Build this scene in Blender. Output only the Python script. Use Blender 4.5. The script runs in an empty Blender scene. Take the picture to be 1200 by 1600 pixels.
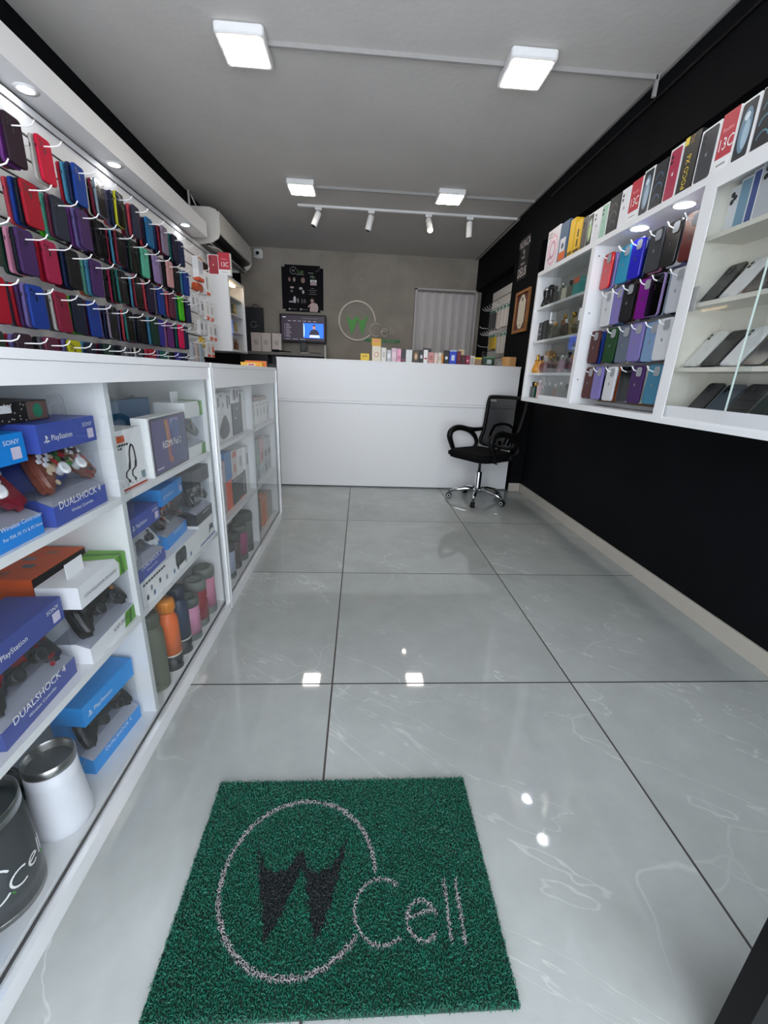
import bpy, bmesh, math, random
from mathutils import Vector, Matrix
random.seed(7)
U = 0.9                      # metres per floor tile; every length below is in tiles
PI = math.pi
COL = bpy.context.scene.collection
SC = bpy.context.scene

# ---------------------------------------------------------------- camera
F_PX, PITCH, YAW, ROLL = 650.92, 0.3172, 0.0650, 0.0398
CAM = Vector((0.0920, -1.4003, 1.2011))
fwd = Vector((math.sin(YAW)*math.cos(PITCH), math.cos(YAW)*math.cos(PITCH), -math.sin(PITCH)))
rgt = Vector((math.cos(YAW), -math.sin(YAW), 0)); upv = rgt.cross(fwd)
cr = rgt*math.cos(ROLL) + upv*math.sin(ROLL); cu = -rgt*math.sin(ROLL) + upv*math.cos(ROLL)
cd = bpy.data.cameras.new('camera'); cam = bpy.data.objects.new('camera', cd); COL.objects.link(cam)
m = Matrix((cr, cu, -fwd)).transposed().to_4x4(); m.translation = CAM*U
cam.matrix_world = m
cd.sensor_fit = 'VERTICAL'; cd.sensor_height = 36; cd.lens = 36*F_PX/1600; cd.clip_start = 0.02; cd.clip_end = 60
SC.camera = cam

# ---------------------------------------------------------------- daylight, exposure
w = bpy.data.worlds.new('world'); SC.world = w; w.use_nodes = True
bgn = w.node_tree.nodes['Background']; bgn.inputs[0].default_value = (0.86, 0.915, 1.0, 1); bgn.inputs[1].default_value = 4.0
SC.view_settings.view_transform = 'Standard'; SC.view_settings.look = 'None'
SC.view_settings.gamma = 1.0; SC.view_settings.use_curve_mapping = False
SC.view_settings.exposure = 0.54
SC.cycles.max_bounces = 8; SC.cycles.diffuse_bounces = 4; SC.cycles.glossy_bounces = 4
SC.cycles.transmission_bounces = 6; SC.cycles.transparent_max_bounces = 16
SC.cycles.caustics_reflective = False; SC.cycles.caustics_refractive = False
SC.cycles.sample_clamp_indirect = 4.0
def area(name, loc, size, energy, color, rot=(0, 0, 0), portal=False):
    l = bpy.data.lights.new(name, 'AREA'); l.shape = 'RECTANGLE'; l.size = size[0]*U; l.size_y = size[1]*U
    l.energy = energy; l.color = color
    if portal: l.cycles.is_portal = True
    o = bpy.data.objects.new(name, l); COL.objects.link(o); o.location = Vector(loc)*U; o.rotation_euler = rot
    return o
area('shopfront_opening', (0.1, -2.2, 1.45), (3.6, 2.9), 1, (1, 1, 1), (-PI/2, 0, 0), portal=True)
PANEL_STRENGTH, SPOT_STRENGTH = 27.0, 20.0

# ---------------------------------------------------------------- materials
MATS = {}
def lin(c):
    return c/12.92 if c <= 0.04045 else ((c+0.055)/1.055)**2.4
def rgb(h):
    if isinstance(h, str): h = [int(h[i:i+2], 16) for i in (0, 2, 4)]
    return tuple(lin(v/255) for v in h) + (1,)
def mat(name, col=None, rough=0.5, metal=0.0, noise=0.04, bump=0.0, nscale=40, alpha=1.0, emit=0.0, spec=0.5, coat=0.0):
    if name in MATS: return MATS[name]
    M = bpy.data.materials.new(name); M.use_nodes = True; MATS[name] = M
    nt = M.node_tree; b = nt.nodes['Principled BSDF']; c = rgb(col)
    b.inputs['Roughness'].default_value = rough; b.inputs['Metallic'].default_value = metal
    b.inputs['Specular IOR Level'].default_value = spec; b.inputs['Coat Weight'].default_value = coat
    tc = nt.nodes.new('ShaderNodeTexCoord'); nz = nt.nodes.new('ShaderNodeTexNoise'); nz.inputs['Scale'].default_value = nscale
    nt.links.new(tc.outputs['Object'], nz.inputs['Vector'])
    mx = nt.nodes.new('ShaderNodeMix'); mx.data_type = 'RGBA'; mx.clamp_factor = True
    mx.inputs[6].default_value = tuple(max(0, v*(1-noise)) for v in c[:3])+(1,)
    mx.inputs[7].default_value = tuple(min(1, v*(1+noise)) for v in c[:3])+(1,)
    nt.links.new(nz.outputs['Fac'], mx.inputs[0]); nt.links.new(mx.outputs[2], b.inputs['Base Color'])
    if bump:
        bp = nt.nodes.new('ShaderNodeBump'); bp.inputs['Strength'].default_value = bump; bp.inputs['Distance'].default_value = 0.002
        nt.links.new(nz.outputs['Fac'], bp.inputs['Height']); nt.links.new(bp.outputs[0], b.inputs['Normal'])
    if emit:
        b.inputs['Emission Color'].default_value = c; b.inputs['Emission Strength'].default_value = emit
    b.inputs['Alpha'].default_value = alpha
    return M
def glass_mat(name, tint='f2f8f5', refl=1.0, rough=0.0):
    M = bpy.data.materials.new(name); M.use_nodes = True; MATS[name] = M; nt = M.node_tree; nt.nodes.clear()
    o = nt.nodes.new('ShaderNodeOutputMaterial'); t = nt.nodes.new('ShaderNodeBsdfTransparent'); g = nt.nodes.new('ShaderNodeBsdfGlossy')
    f = nt.nodes.new('ShaderNodeLayerWeight'); f.inputs['Blend'].default_value = 0.5
    pw = nt.nodes.new('ShaderNodeMath'); pw.operation = 'POWER'; pw.inputs[1].default_value = 4.0; nt.links.new(f.outputs['Facing'], pw.inputs[0])
    mu = nt.nodes.new('ShaderNodeMath'); mu.operation = 'MULTIPLY_ADD'; mu.inputs[1].default_value = 0.45*refl; mu.inputs[2].default_value = 0.025*refl; mu.use_clamp = True
    mx = nt.nodes.new('ShaderNodeMixShader'); t.inputs[0].default_value = rgb(tint); g.inputs['Roughness'].default_value = rough
    nt.links.new(pw.outputs[0], mu.inputs[0]); nt.links.new(mu.outputs[0], mx.inputs[0]); nt.links.new(t.outputs[0], mx.inputs[1])
    nt.links.new(g.outputs[0], mx.inputs[2]); nt.links.new(mx.outputs[0], o.inputs[0]); return M
GLASS = glass_mat('cabinet_glass', 'fafbfb', 0.9)
CLEAR = glass_mat('clear_plastic', 'fafbfc', 0.9, 0.05)
SMOKE = glass_mat('smoke_plastic', 'b4b8bc', 1.5, 0.1)
TINTG = glass_mat('amber_glass', 'e8b878', 1.6, 0.03)
WHITE = mat('white_laminate', 'e4e5e6', 0.38, noise=0.015)
CREAM = mat('cream_laminate', 'dcd8cc', 0.4, noise=0.02)
WMETAL = mat('white_metal', 'f0f0f0', 0.3)
ALU = mat('white_aluminium_profile', 'e8eaec', 0.22, 0.25, noise=0.02)
BLACKP = mat('black_plastic', '0b0b0c', 0.42, spec=0.25)
DARKP = mat('dark_plastic', '17181b', 0.4)
CHROME = mat('chrome', 'd0d2d4', 0.12, 1.0)
STEEL = mat('brushed_steel', 'b0b0ae', 0.28, 1.0, bump=0.2, nscale=200)
INKW = mat('white_ink', 'f2f2f2', 0.5, noise=0.0)
INKK = mat('black_ink', '121212', 0.5, noise=0.0)
INKG = mat('grey_ink', '77787a', 0.5, noise=0.0)
CARD = mat('white_card', 'eceded', 0.45, noise=0.01)
GREEN = mat('logo_green', '3fa52a', 0.45)
def C(h, rough=0.45, **k):                                   # a plain colour of card, plastic or silicone
    return mat('colour_'+h+('' if rough == 0.45 else '_r%d' % int(rough*100)), h, rough, **k)

def tile_material():
    M = bpy.data.materials.new('polished_marble_tile'); M.use_nodes = True; nt = M.node_tree; L = nt.links; b = nt.nodes['Principled BSDF']
    N = lambda t: nt.nodes.new('ShaderNode'+t)
    tc = N('TexCoord'); sc = N('Vector'+'Math'); sc.operation = 'SCALE'; sc.inputs['Scale'].default_value = 1/U
    L.new(tc.outputs['Object'], sc.inputs[0]); sp = N('SeparateXYZ'); L.new(sc.outputs[0], sp.inputs[0])
    def mth(op, a, bb=None, cl=False):
        n = N('Math'); n.operation = op; n.use_clamp = cl
        for i, v in enumerate((a, bb)):
            if v is None: continue
            if isinstance(v, (int, float)): n.inputs[i].default_value = v
            else: L.new(v, n.inputs[i])
        return n.outputs[0]
    mr = N('MapRange'); mr.inputs[1].default_value = 2.3; mr.inputs[2].default_value = 2.9; mr.inputs[3].default_value = 0; mr.inputs[4].default_value = 0.06
    L.new(sp.outputs[1], mr.inputs[0]); yy = mth('SUBTRACT', sp.outputs[1], mr.outputs[0])
    def line(v):
        f = mth('FRACT', mth('ADD', v, 10.5)); return mth('LESS_THAN', mth('ABSOLUTE', mth('SUBTRACT', f, 0.5)), 0.0034)
    grout = mth('MAXIMUM', line(sp.outputs[0]), line(yy))
    # each tile gets its own vein layout
    cell = N('Combine'+'XYZ'); L.new(mth('FLOOR', sp.outputs[0]), cell.inputs[0]); L.new(mth('FLOOR', yy), cell.inputs[1])
    wn = N('TexWhiteNoise'); L.new(cell.outputs[0], wn.inputs['Vector'])
    off = N('VectorMath'); off.operation = 'MULTIPLY_ADD'; L.new(wn.outputs['Color'], off.inputs[0]); off.inputs[1].default_value = (7, 7, 7); L.new(sc.outputs[0], off.inputs[2])
    big = N('TexNoise'); big.inputs['Scale'].default_value = 1.6; big.inputs['Detail'].default_value = 6; big.inputs['Roughness'].default_value = 0.6; L.new(off.outputs[0], big.inputs['Vector'])
    dist = N('TexNoise'); dist.inputs['Scale'].default_value = 2.2; dist.inputs['Detail'].default_value = 2.5; L.new(off.outputs[0], dist.inputs['Vector'])
    dv = N('VectorMath'); dv.operation = 'MULTIPLY_ADD'; L.new(dist.outputs['Color'], dv.inputs[0]); dv.inputs[1].default_value = (0.55, 0.55, 0.55); L.new(off.outputs[0], dv.inputs[2])
    vo = N('TexVoronoi'); vo.feature = 'DISTANCE_TO_EDGE'; vo.inputs['Scale'].default_value = 1.7; L.new(dv.outputs[0], vo.inputs['Vector'])
    vein = N('MapRange'); vein.inputs[1].default_value = 0.0; vein.inputs[2].default_value = 0.011; vein.inputs[3].default_value = 1; vein.inputs[4].default_value = 0; L.new(vo.outputs['Distance'], vein.inputs[0])
    msk = N('TexNoise'); msk.inputs['Scale'].default_value = 2.0; L.new(off.outputs[0], msk.inputs['Vector'])
    mk = N('MapRange'); mk.inputs[1].default_value = 0.48; mk.inputs[2].default_value = 0.68; L.new(msk.outputs['Fac'], mk.inputs[0])
    rt = N('VectorRotate'); rt.inputs['Angle'].default_value = 0.62; L.new(off.outputs[0], rt.inputs['Vector'])
    stv = N('VectorMath'); stv.operation = 'MULTIPLY'; stv.inputs[1].default_value = (0.55, 2.1, 1.0); L.new(rt.outputs[0], stv.inputs[0])
    rn = N('TexNoise'); rn.inputs['Scale'].default_value = 1.5; rn.inputs['Detail'].default_value = 5; rn.inputs['Roughness'].default_value = 0.55; rn.inputs['Distortion'].default_value = 0.35; L.new(stv.outputs[0], rn.inputs['Vector'])
    rdg = N('MapRange'); rdg.inputs[1].default_value = 0.0; rdg.inputs[2].default_value = 0.0042; rdg.inputs[3].default_value = 1; rdg.inputs[4].default_value = 0; L.new(mth('ABSOLUTE', mth('SUBTRACT', rn.outputs['Fac'], 0.5)), rdg.inputs[0])
    mk2 = N('MapRange'); mk2.inputs[1].default_value = 0.40; mk2.inputs[2].default_value = 0.62; L.new(big.outputs['Fac'], mk2.inputs[0])
    vfac = mth('MAXIMUM', mth('MULTIPLY', mth('MULTIPLY', vein.outputs[0], mk.outputs[0]), 0.20), mth('MULTIPLY', mth('MULTIPLY', rdg.outputs[0], mk2.outputs[0]), 0.36))
    fine = N('TexNoise'); fine.inputs['Scale'].default_value = 9; fine.inputs['Detail'].default_value = 8; fine.inputs['Roughness'].default_value = 0.7; L.new(off.outputs[0], fine.inputs['Vector'])
    r1 = N('ValToRGB'); r1.color_ramp.elements[0].position = 0.3; r1.color_ramp.elements[0].color = rgb('8c908e'); r1.color_ramp.elements[1].position = 0.72; r1.color_ramp.elements[1].color = rgb('a6aaa8')
    L.new(mth('ADD', mth('MULTIPLY', big.outputs['Fac'], 0.7), mth('MULTIPLY', fine.outputs['Fac'], 0.3)), r1.inputs[0])
    m1 = N('Mix'); m1.data_type = 'RGBA'; L.new(vfac, m1.inputs[0]); L.new(r1.outputs[0], m1.inputs[6]); m1.inputs[7].default_value = rgb('dcdedd')
    m2 = N('Mix'); m2.data_type = 'RGBA'; L.new(grout, m2.inputs[0]); L.new(m1.outputs[2], m2.inputs[6]); m2.inputs[7].default_value = rgb('35312e')
    L.new(m2.outputs[2], b.inputs['Base Color'])
    L.new(mth('ADD', mth('MULTIPLY', grout, 0.6), 0.04), b.inputs['Roughness'])
    b.inputs['Specular IOR Level'].default_value = 0.55
    bp = N('Bump'); bp.inputs['Strength'].default_value = 0.5; bp.inputs['Distance'].default_value = 0.001; bp.invert = True; L.new(grout, bp.inputs['Height']); L.new(bp.outputs[0], b.inputs['Normal'])
    return M
def plaster(name, a, bcol, scale, rough=0.85, bump=0.3, p0=0.3, p1=0.7):
    M = bpy.data.materials.new(name); M.use_nodes = True; nt = M.node_tree; L = nt.links; b = nt.nodes['Principled BSDF']
    tc = nt.nodes.new('ShaderNodeTexCoord'); n = nt.nodes.new('ShaderNodeTexNoise'); n.inputs['Scale'].default_value = scale; n.inputs['Detail'].default_value = 9; n.inputs['Roughness'].default_value = 0.65
    n.inputs['Distortion'].default_value = 0.6
    L.new(tc.outputs['Object'], n.inputs['Vector']); r = nt.nodes.new('ShaderNodeValToRGB'); L.new(n.outputs['Fac'], r.inputs[0])
    r.color_ramp.elements[0].position = p0; r.color_ramp.elements[1].position = p1
    r.color_ramp.elements[0].color = rgb(a); r.color_ramp.elements[1].color = rgb(bcol); L.new(r.outputs[0], b.inputs['Base Color'])
    b.inputs['Roughness'].default_value = rough; b.inputs['Specular IOR Level'].default_value = 0.12 if a < '1' else 0.4
    n2 = nt.nodes.new('ShaderNodeTexNoise'); n2.inputs['Scale'].default_value = scale*22; n2.inputs['Detail'].default_value = 3; L.new(tc.outputs['Object'], n2.inputs['Vector'])
    bp = nt.nodes.new('ShaderNodeBump'); bp.inputs['Strength'].default_value = bump; bp.inputs['Distance'].default_value = 0.004; L.new(n2.outputs['Fac'], bp.inputs['Height']); L.new(bp.outputs[0], b.inputs['Normal'])
    return M

# ---------------------------------------------------------------- mesh builder
TXT = {}
def text_polys(s):
    if s not in TXT:
        c = bpy.data.curves.new('t', 'FONT'); c.body = s; c.size = 1; c.resolution_u = 2
        o = bpy.data.objects.new('t', c); me = bpy.data.meshes.new_from_object(o)
        TXT[s] = ([(v.co.x, v.co.y) for v in me.vertices], [tuple(p.vertices) for p in me.polygons])
        bpy.data.objects.remove(o); bpy.data.curves.remove(c); bpy.data.meshes.remove(me)
    return TXT[s]
def rrect(w, h, r, n=4, cx=0, cy=0):
    r = min(r, w/2-1e-5, h/2-1e-5); out = []
    for (sx, sy, a0) in ((1, -1, -90), (1, 1, 0), (-1, 1, 90), (-1, -1, 180)):
        for k in range(n+1):
            a = math.radians(a0+90*k/n); out.append((cx+sx*(w/2-r)+r*math.cos(a), cy+sy*(h/2-r)+r*math.sin(a)))
    return out
def circ(cx, cy, r, n=20, a0=0, a1=360, ry=None):
    ry = ry or r; full = abs(a1-a0) >= 360
    return [(cx+r*math.cos(math.radians(a0+(a1-a0)*k/(n if full else n-1))), cy+ry*math.sin(math.radians(a0+(a1-a0)*k/(n if full else n-1)))) for k in range(n)]
def smooth(pts, n=4, closed=False):                            # Catmull-Rom through the points
    P = [Vector(p) for p in pts]; N = len(P); out = []
    for i in range(N if closed else N-1):
        g = lambda k: P[k % N] if closed else P[max(0, min(N-1, k))]
        a, b_, c, d = g(i-1), g(i), g(i+1), g(i+2)
        for j in range(n):
            t = j/n; out.append(0.5*((2*b_)+(c-a)*t+(2*a-5*b_+4*c-d)*t*t+(3*b_-a-3*c+d)*t**3))
    if not closed: out.append(P[-1])
    return out
X3, Y3, Z3 = Vector((1, 0, 0)), Vector((0, 1, 0)), Vector((0, 0, 1))
class MB:
    def __init__(s): s.v = []; s.f = []; s.m = []; s.mats = []; s.sm = []
    def mi(s, m):
        if m not in s.mats: s.mats.append(m)
        return s.mats.index(m)
    def add(s, vs, fs, m, smooth=False):
        k = len(s.v); s.v += [tuple(v) for v in vs]; i = s.mi(m)
        for f in fs: s.f.append([k+j for j in f]); s.m.append(i); s.sm.append(smooth)
        return s
    def box(s, x0, x1, y0, y1, z0, z1, m):
        vs = [(x, y, z) for z in (z0, z1) for y in (y0, y1) for x in (x0, x1)]
        return s.add(vs, [(0, 2, 3, 1), (4, 5, 7, 6), (0, 1, 5, 4), (2, 6, 7, 3), (0, 4, 6, 2), (1, 3, 7, 5)], m)
    def slab(s, poly, o, u, v, t, m, m2=None, smooth=False):   # polygon in the plane (o,u,v), its face at o, body going back by t
        o, u, v = Vector(o), Vector(u).normalized(), Vector(v).normalized(); n = u.cross(v).normalized()
        A = [o+u*a+v*b for a, b in poly]; N = len(A)
        if t == 0: return s.add(A, [tuple(range(N))], m)
        B = [p-n*t for p in A]
        s.add(A+B, [tuple(range(N))], m); k = len(s.v)-2*N; i2 = s.mi(m2 or m)
        s.f.append([k+N+j for j in reversed(range(N))]); s.m.append(i2); s.sm.append(False)
        for j in range(N):
            s.f.append([k+(j+1) % N, k+j, k+N+j, k+N+(j+1) % N]); s.m.append(i2); s.sm.append(smooth)
        return s
    def text(s, st, o, u, v, h, m, align='l', sx=1.0, lift=0.0008):
        vs, fs = text_polys(st)
        if not vs: return s
        w = max(a for a, b in vs); k = h/0.72
        off = {'l': 0, 'c': -w/2, 'r': -w}[align]
        o, u, v = Vector(o), Vector(u).normalized(), Vector(v).normalized(); n = u.cross(v).normalized()
        return s.add([o+u*(a+off)*k*sx+v*b*k+n*lift for a, b in vs], fs, m)
    def bars(s, o, u, v, w, h, m, n=1, align='l', lift=0.0008):   # print too small to read: a row of short strokes
        o, u, v = Vector(o), Vector(u).normalized(), Vector(v).normalized(); N = u.cross(v)*lift; k = max(2, int(w/(h*2.2))); x = {'l': 0, 'c': -w/2, 'r': -w}[align]
        for i in range(k):
            a, b_ = x+w*i/k, x+w*(i+0.78)/k; s.add([o+N+u*a, o+N+u*b_, o+N+u*b_+v*h, o+N+u*a+v*h], [(0, 1, 2, 3)], m)
        return s
    def tube(s, pts, r, m, n=6, closed=False, cap=True):
        P = [Vector(p) for p in pts]; N = len(P); vs = []; ref = None
        R = r if isinstance(r, (list, tuple)) else [r]*N
        for i in range(N):
            a = P[(i-1) % N] if (closed or i > 0) else P[i]; b = P[(i+1) % N] if (closed or i < N-1) else P[i]
            t = (b-a).normalized()
            if ref is None: ref = t.cross(Z3) if abs(t.z) < 0.9 else t.cross(X3)
            ref = (ref-t*ref.dot(t)); ref.normalize(); q = t.cross(ref)
            for k in range(n):
                an = 2*PI*k/n; vs.append(P[i]+(ref*math.cos(an)+q*math.sin(an))*R[i])
        fs = []
        for i in range(N if closed else N-1):
            j = (i+1) % N
            for k in range(n): fs.append((i*n+k, i*n+(k+1) % n, j*n+(k+1) % n, j*n+k))
        s.add(vs, fs, m, True)
        if cap and not closed:
            k = len(s.v)-N*n; s.f.append([k+j for j in reversed(range(n))]); s.m.append(s.mi(m)); s.sm.append(False)
            s.f.append([k+(N-1)*n+j for j in range(n)]); s.m.append(s.mi(m)); s.sm.append(False)
        return s
    def lathe(s, prof, o, m, n=24, axis='z', mats=None):
        o = Vector(o); vs = []
        for r, z in prof:
            for k in range(n):
                a = 2*PI*k/n; c, d = r*math.cos(a), r*math.sin(a)
                vs.append(o+(Vector((c, d, z)) if axis == 'z' else Vector((z, c, d)) if axis == 'x' else Vector((d, z, c))))
        for i in range(len(prof)-1):
            mm = mats[i] if mats else m
            fs = [(i*n+k, i*n+(k+1) % n, (i+1)*n+(k+1) % n, (i+1)*n+k) for k in range(n)]
            if i == 0: base = len(s.v); s.v += [tuple(v) for v in vs]
            for f in fs: s.f.append([base+j for j in f]); s.m.append(s.mi(mm)); s.sm.append(True)
        for i, rev in ((0, True), (len(prof)-1, False)):
            if prof[i][0] > 1e-6:
                f = [base+i*n+k for k in range(n)]; s.f.append(f[::-1] if rev else f); s.m.append(s.mi(mats[min(i, len(mats)-1)] if mats else m)); s.sm.append(False)
        return s
    def rot(s, M, o=(0, 0, 0)):
        o = Vector(o); s.v = [tuple(M @ (Vector(v)-o)+o) for v in s.v]; return s
    def mesh(s, name, bevel=0.0, seg=2, sub=0):
        me = bpy.data.meshes.new(name); me.from_pydata([Vector(v)*U for v in s.v], [], s.f)
        for i, m in enumerate(s.mats): me.materials.append(m)
        me.polygons.foreach_set('material_index', s.m); me.polygons.foreach_set('use_smooth', s.sm)
        if bevel:
            bm = bmesh.new(); bm.from_mesh(me); bmesh.ops.remove_doubles(bm, verts=bm.verts, dist=1e-6)
            es = [e for e in bm.edges if len(e.link_faces) == 2 and e.calc_face_angle(0) > 0.6]
            nf = bmesh.ops.bevel(bm, geom=es, offset=bevel*U, segments=seg, affect='EDGES', clamp_overlap=True)['faces']
            for f in nf: f.smooth = True
            bm.to_mesh(me); bm.free()
        me.update(); return me
    def build(s, name, parent=None, loc=(0, 0, 0), rz=0.0, bevel=0.0, seg=2):
        o = bpy.data.objects.new(name, s.mesh(name, bevel, seg)); COL.objects.link(o)
        o.parent = parent; o.location = Vector(loc)*U; o.rotation_euler = (0, 0, rz); return o
def tag(o, label, cat, group=None, kind=None):
    o['label'] = label; o['category'] = cat
    if group: o['group'] = group
    if kind: o['kind'] = kind
    return o
def thing(name, label, cat, loc=(0, 0, 0), rz=0.0, group=None, rx=0, ry=0):
    o = bpy.data.objects.new(name, None); COL.objects.link(o); o.empty_display_size = 0.05
    o.location = Vector(loc)*U; o.rotation_euler = (rx, ry, rz); return tag(o, label, cat, group)
def struct(o): o['kind'] = 'structure'; return o
def kids(o): return [c for c in bpy.data.objects if c.parent == o]
def copy_tree(root, loc, rz=0.0, label=None):
    r = root.copy(); COL.objects.link(r); r.location = Vector(loc)*U; r.rotation_euler = (0, 0, rz)
    if label: r['label'] = label
    for c in kids(root):
        k = c.copy(); COL.objects.link(k); k.parent = r
        for d in kids(c): g = d.copy(); COL.objects.link(g); g.parent = k
    return r
ORD = ['first', 'second', 'third', 'fourth', 'fifth', 'sixth', 'seventh', 'eighth', 'ninth', 'tenth', 'eleventh', 'twelfth', 'thirteenth', 'fourteenth']

# ================================================================ the room
XW, XR, ZC, YB, XL = 1.80, 1.93, 2.91, 5.68, -1.72
BLACKW = plaster('black_wall_paint', '07080a', '0d0e12', 3, 0.8, 0.15)
GREYW = plaster('grey_microcement', '928b80', 'afa79c', 1.7, 0.8, 0.1)
CEILM = plaster('white_ceiling_plaster', 'cac7c3', 'd4d1cd', 1.2, 0.9, 0.35)
struct(MB().box(-1.9, 2.1, -2.2, 5.9, -0.06, 0, tile_material()).build('floor'))
struct(MB().box(-1.9, 2.1, -2.2, 5.9, ZC, ZC+0.08, CEILM).build('ceiling'))
struct(MB().box(-1.9, XL, -2.2, 5.9, 0, ZC, BLACKW).build('wall_left'))
struct(MB().box(XL, XR, YB, YB+0.15, 0, ZC, GREYW).build('wall_back'))
struct(MB().box(XR, 2.1, -2.2, 5.68, 0, ZC, BLACKW).box(XW, XR, -2.2, 3.12, 2.47, ZC, BLACKW).box(XW, XR, 3.12, 3.86, 0, ZC, BLACKW).box(XW+0.035, XR, 3.86, YB, 2.47, ZC, BLACKW).build('wall_right'))
BASE = mat('baseboard_tile', 'b9b3a8', 0.25, noise=0.05, nscale=8)
b = MB()
for y0, y1 in ((-1.0, 0.0), (0.0, 1.0), (1.0, 2.0), (2.0, 3.106)): b.box(XR-0.012, XR, y0+0.0015, y1-0.0015, 0, 0.092, BASE)
struct(b.build('baseboard_right'))
struct(MB().box(1.79, XR-0.014, 3.107, 3.119, 0, 0.092, BASE).build('baseboard_back'))
struct(MB().box(XW-0.012, XW, -2.2, YB, ZC-0.012, ZC, mat('ceiling_edge_paint', '8a8886', 0.8)).build('trim_1'))
FRM = mat('black_painted_metal', '060607', 0.5, spec=0.15)
d = bpy.data.objects.new('door_2', None); COL.objects.link(d); d['kind'] = 'structure'; d.location = (0.765*U, -1.0*U, 0)
MB().box(0, 0.05, -0.04, 0, 0, 2.4, FRM).box(0.056, 0.15, -0.035, 0, 0, 2.4, FRM).box(0.05, 0.056, -0.04, -0.008, 0, 2.4, FRM).box(0.15, 1.16, -0.035, 0, 0, 0.12, FRM).box(0.15, 1.16, -0.035, 0, 2.28, 2.4, FRM).box(1.08, 1.16, -0.035, 0, 0.12, 2.28, FRM).build('door_frame', d)
MB().box(0.151, 1.079, -0.022, -0.016, 0.121, 2.279, GLASS).build('door_glass', d)

# folding PVC door in the back wall
d = bpy.data.objects.new('door_1', None); COL.objects.link(d); d['kind'] = 'structure'; d.location = (0.89*U, (YB-0.02)*U, 0)
b = MB(); GR = mat('pvc_fold', 'd9d4d3', 0.5)
xs = 0.04; k = 0
pts = []
while xs < 0.93: pts.append((xs, 0.0 if k % 2 else -0.045)); xs += (0.05 if k % 2 else 0.085) if k < 9 else (0.035 if k % 2 else 0.095); k += 1
for i in range(len(pts)-1):
    (a, p), (c, q) = pts[i], pts[i+1]
    b.add([(a, p, 0.02), (c, q, 0.02), (c, q, 2.42), (a, p, 2.42), (a, p+0.006, 0.02), (c, q+0.006, 0.02), (c, q+0.006, 2.42), (a, p+0.006, 2.42)], [(0, 1, 2, 3), (5, 4, 7, 6), (3, 2, 6, 7), (1, 0, 4, 5)], GR)
b.build('door_panel', d)
MB().box(0, 0.035, -0.06, 0.01, 0, 2.47, mat('pvc_frame', 'c4bfbe', 0.4)).box(0.93, 0.965, -0.06, 0.01, 0, 2.47, MATS['pvc_frame']).box(0, 0.965, -0.06, 0.01, 2.45, 2.475, MATS['pvc_frame']).build('door_frame', d)

# blank plate, camera
MB().slab(rrect(0.085, 0.12, 0.008), (0.055, YB-0.008, 2.56), X3, Z3, 0.006, GREYW).slab(circ(0.012, 0.012, 0.006, 10), (0.055, YB-0.0085, 2.56), X3, Z3, 0.002, INKW).build('blank_plate', None, bevel=0)
tag(bpy.data.objects['blank_plate'], 'small blank socket cover plate on the grey wall above the round sign', 'cover plate')
t = thing('security_camera', 'small square white security camera with black lens high on the grey wall', 'camera', (-1.44, YB-0.001, 2.815))
MB().slab(rrect(0.125, 0.125, 0.03, 5), (0, -0.045, 0), X3, Z3, 0.044, WMETAL).build('camera_body', t, bevel=0.006)
MB().lathe([(0.042, 0), (0.04, -0.02), (0.03, -0.03), (0, -0.032)][::1], (0, -0.046, 0), WMETAL, 24, 'y').lathe([(0.024, -0.031), (0.02, -0.038), (0, -0.04)], (0, -0.046, 0), BLACKP, 20, 'y').build('lens', t)

# ================================================================ ceiling lamps, trunking, track
LAMPE = mat('lamp_diffuser', 'fff5e8', 0.5, noise=0.0, emit=PANEL_STRENGTH)
def panel(cx, cy, label):
    t = thing('ceiling_light', label, 'ceiling light', (cx, cy, ZC), group='square surface-mounted ceiling lights')
    MB().slab(rrect(0.262, 0.275, 0.018), (0, 0, -0.048), X3, -Y3, 0.047, WMETAL).build('lamp_housing', t, bevel=0.006)
    MB().slab(rrect(0.222, 0.228, 0.008), (0, 0, -0.0505), X3, -Y3, 0.002, LAMPE).build('diffuser', t)
panel(-0.58, 1.61, 'square white ceiling light nearest the shop entrance on the phone case wall side')
panel(1.0, 1.60, 'square white ceiling light nearest the entrance on the black wall side')
panel(-0.51, 3.42, 'square white ceiling light near the track lights on the air conditioner side')
panel(0.93, 3.41, 'square white ceiling light near the track lights on the black wall side')
TR = mat('trunking_white', 'a3a19f', 0.7)
def trunk(pts, label, wdt=0.018):
    b = MB()
    for (a, c) in zip(pts, pts[1:]):
        a, c = Vector(a), Vector(c); b.box(min(a.x, c.x)-(wdt/2 if a.x == c.x else 0), max(a.x, c.x)+(wdt/2 if a.x == c.x else 0), min(a.y, c.y)-wdt/2, max(a.y, c.y)+wdt/2, min(a.z, c.z)-(0.022 if a.z == c.z else 0), max(a.z, c.z), TR)
    tag(b.build('cable_trunking'), label, 'cable trunking')
trunk([(-0.448, 1.60, ZC), (0.868, 1.60, ZC)], 'white cable trunking between the two ceiling lights nearest the entrance')
trunk([(1.132, 1.60, ZC), (1.775, 1.60, ZC), (1.775, 1.60, 2.81)], 'short cable trunking from the entrance side ceiling light to the black wall')
trunk([(-0.378, 3.43, ZC), (0.798, 3.43, ZC)], 'white cable trunking between the two ceiling lights near the track')
trunk([(1.062, 3.43, ZC), (1.787, 3.43, ZC)], 'short cable trunking from rear ceiling light to the black wall')
tag(MB().tube([(XW-0.01, 0.2, 2.80), (XW-0.01, 1.6, 2.80), (XW-0.01, 2.4, 2.80), (XW-0.01, 3.0, 2.80)], 0.008, BLACKP).build('cable'), 'black cable running along the black beam under the ceiling edge', 'cable')
t = thing('track_light', 'white ceiling track rail with four small cylindrical spotlights', 'track light', (0, 3.93, ZC))
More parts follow.
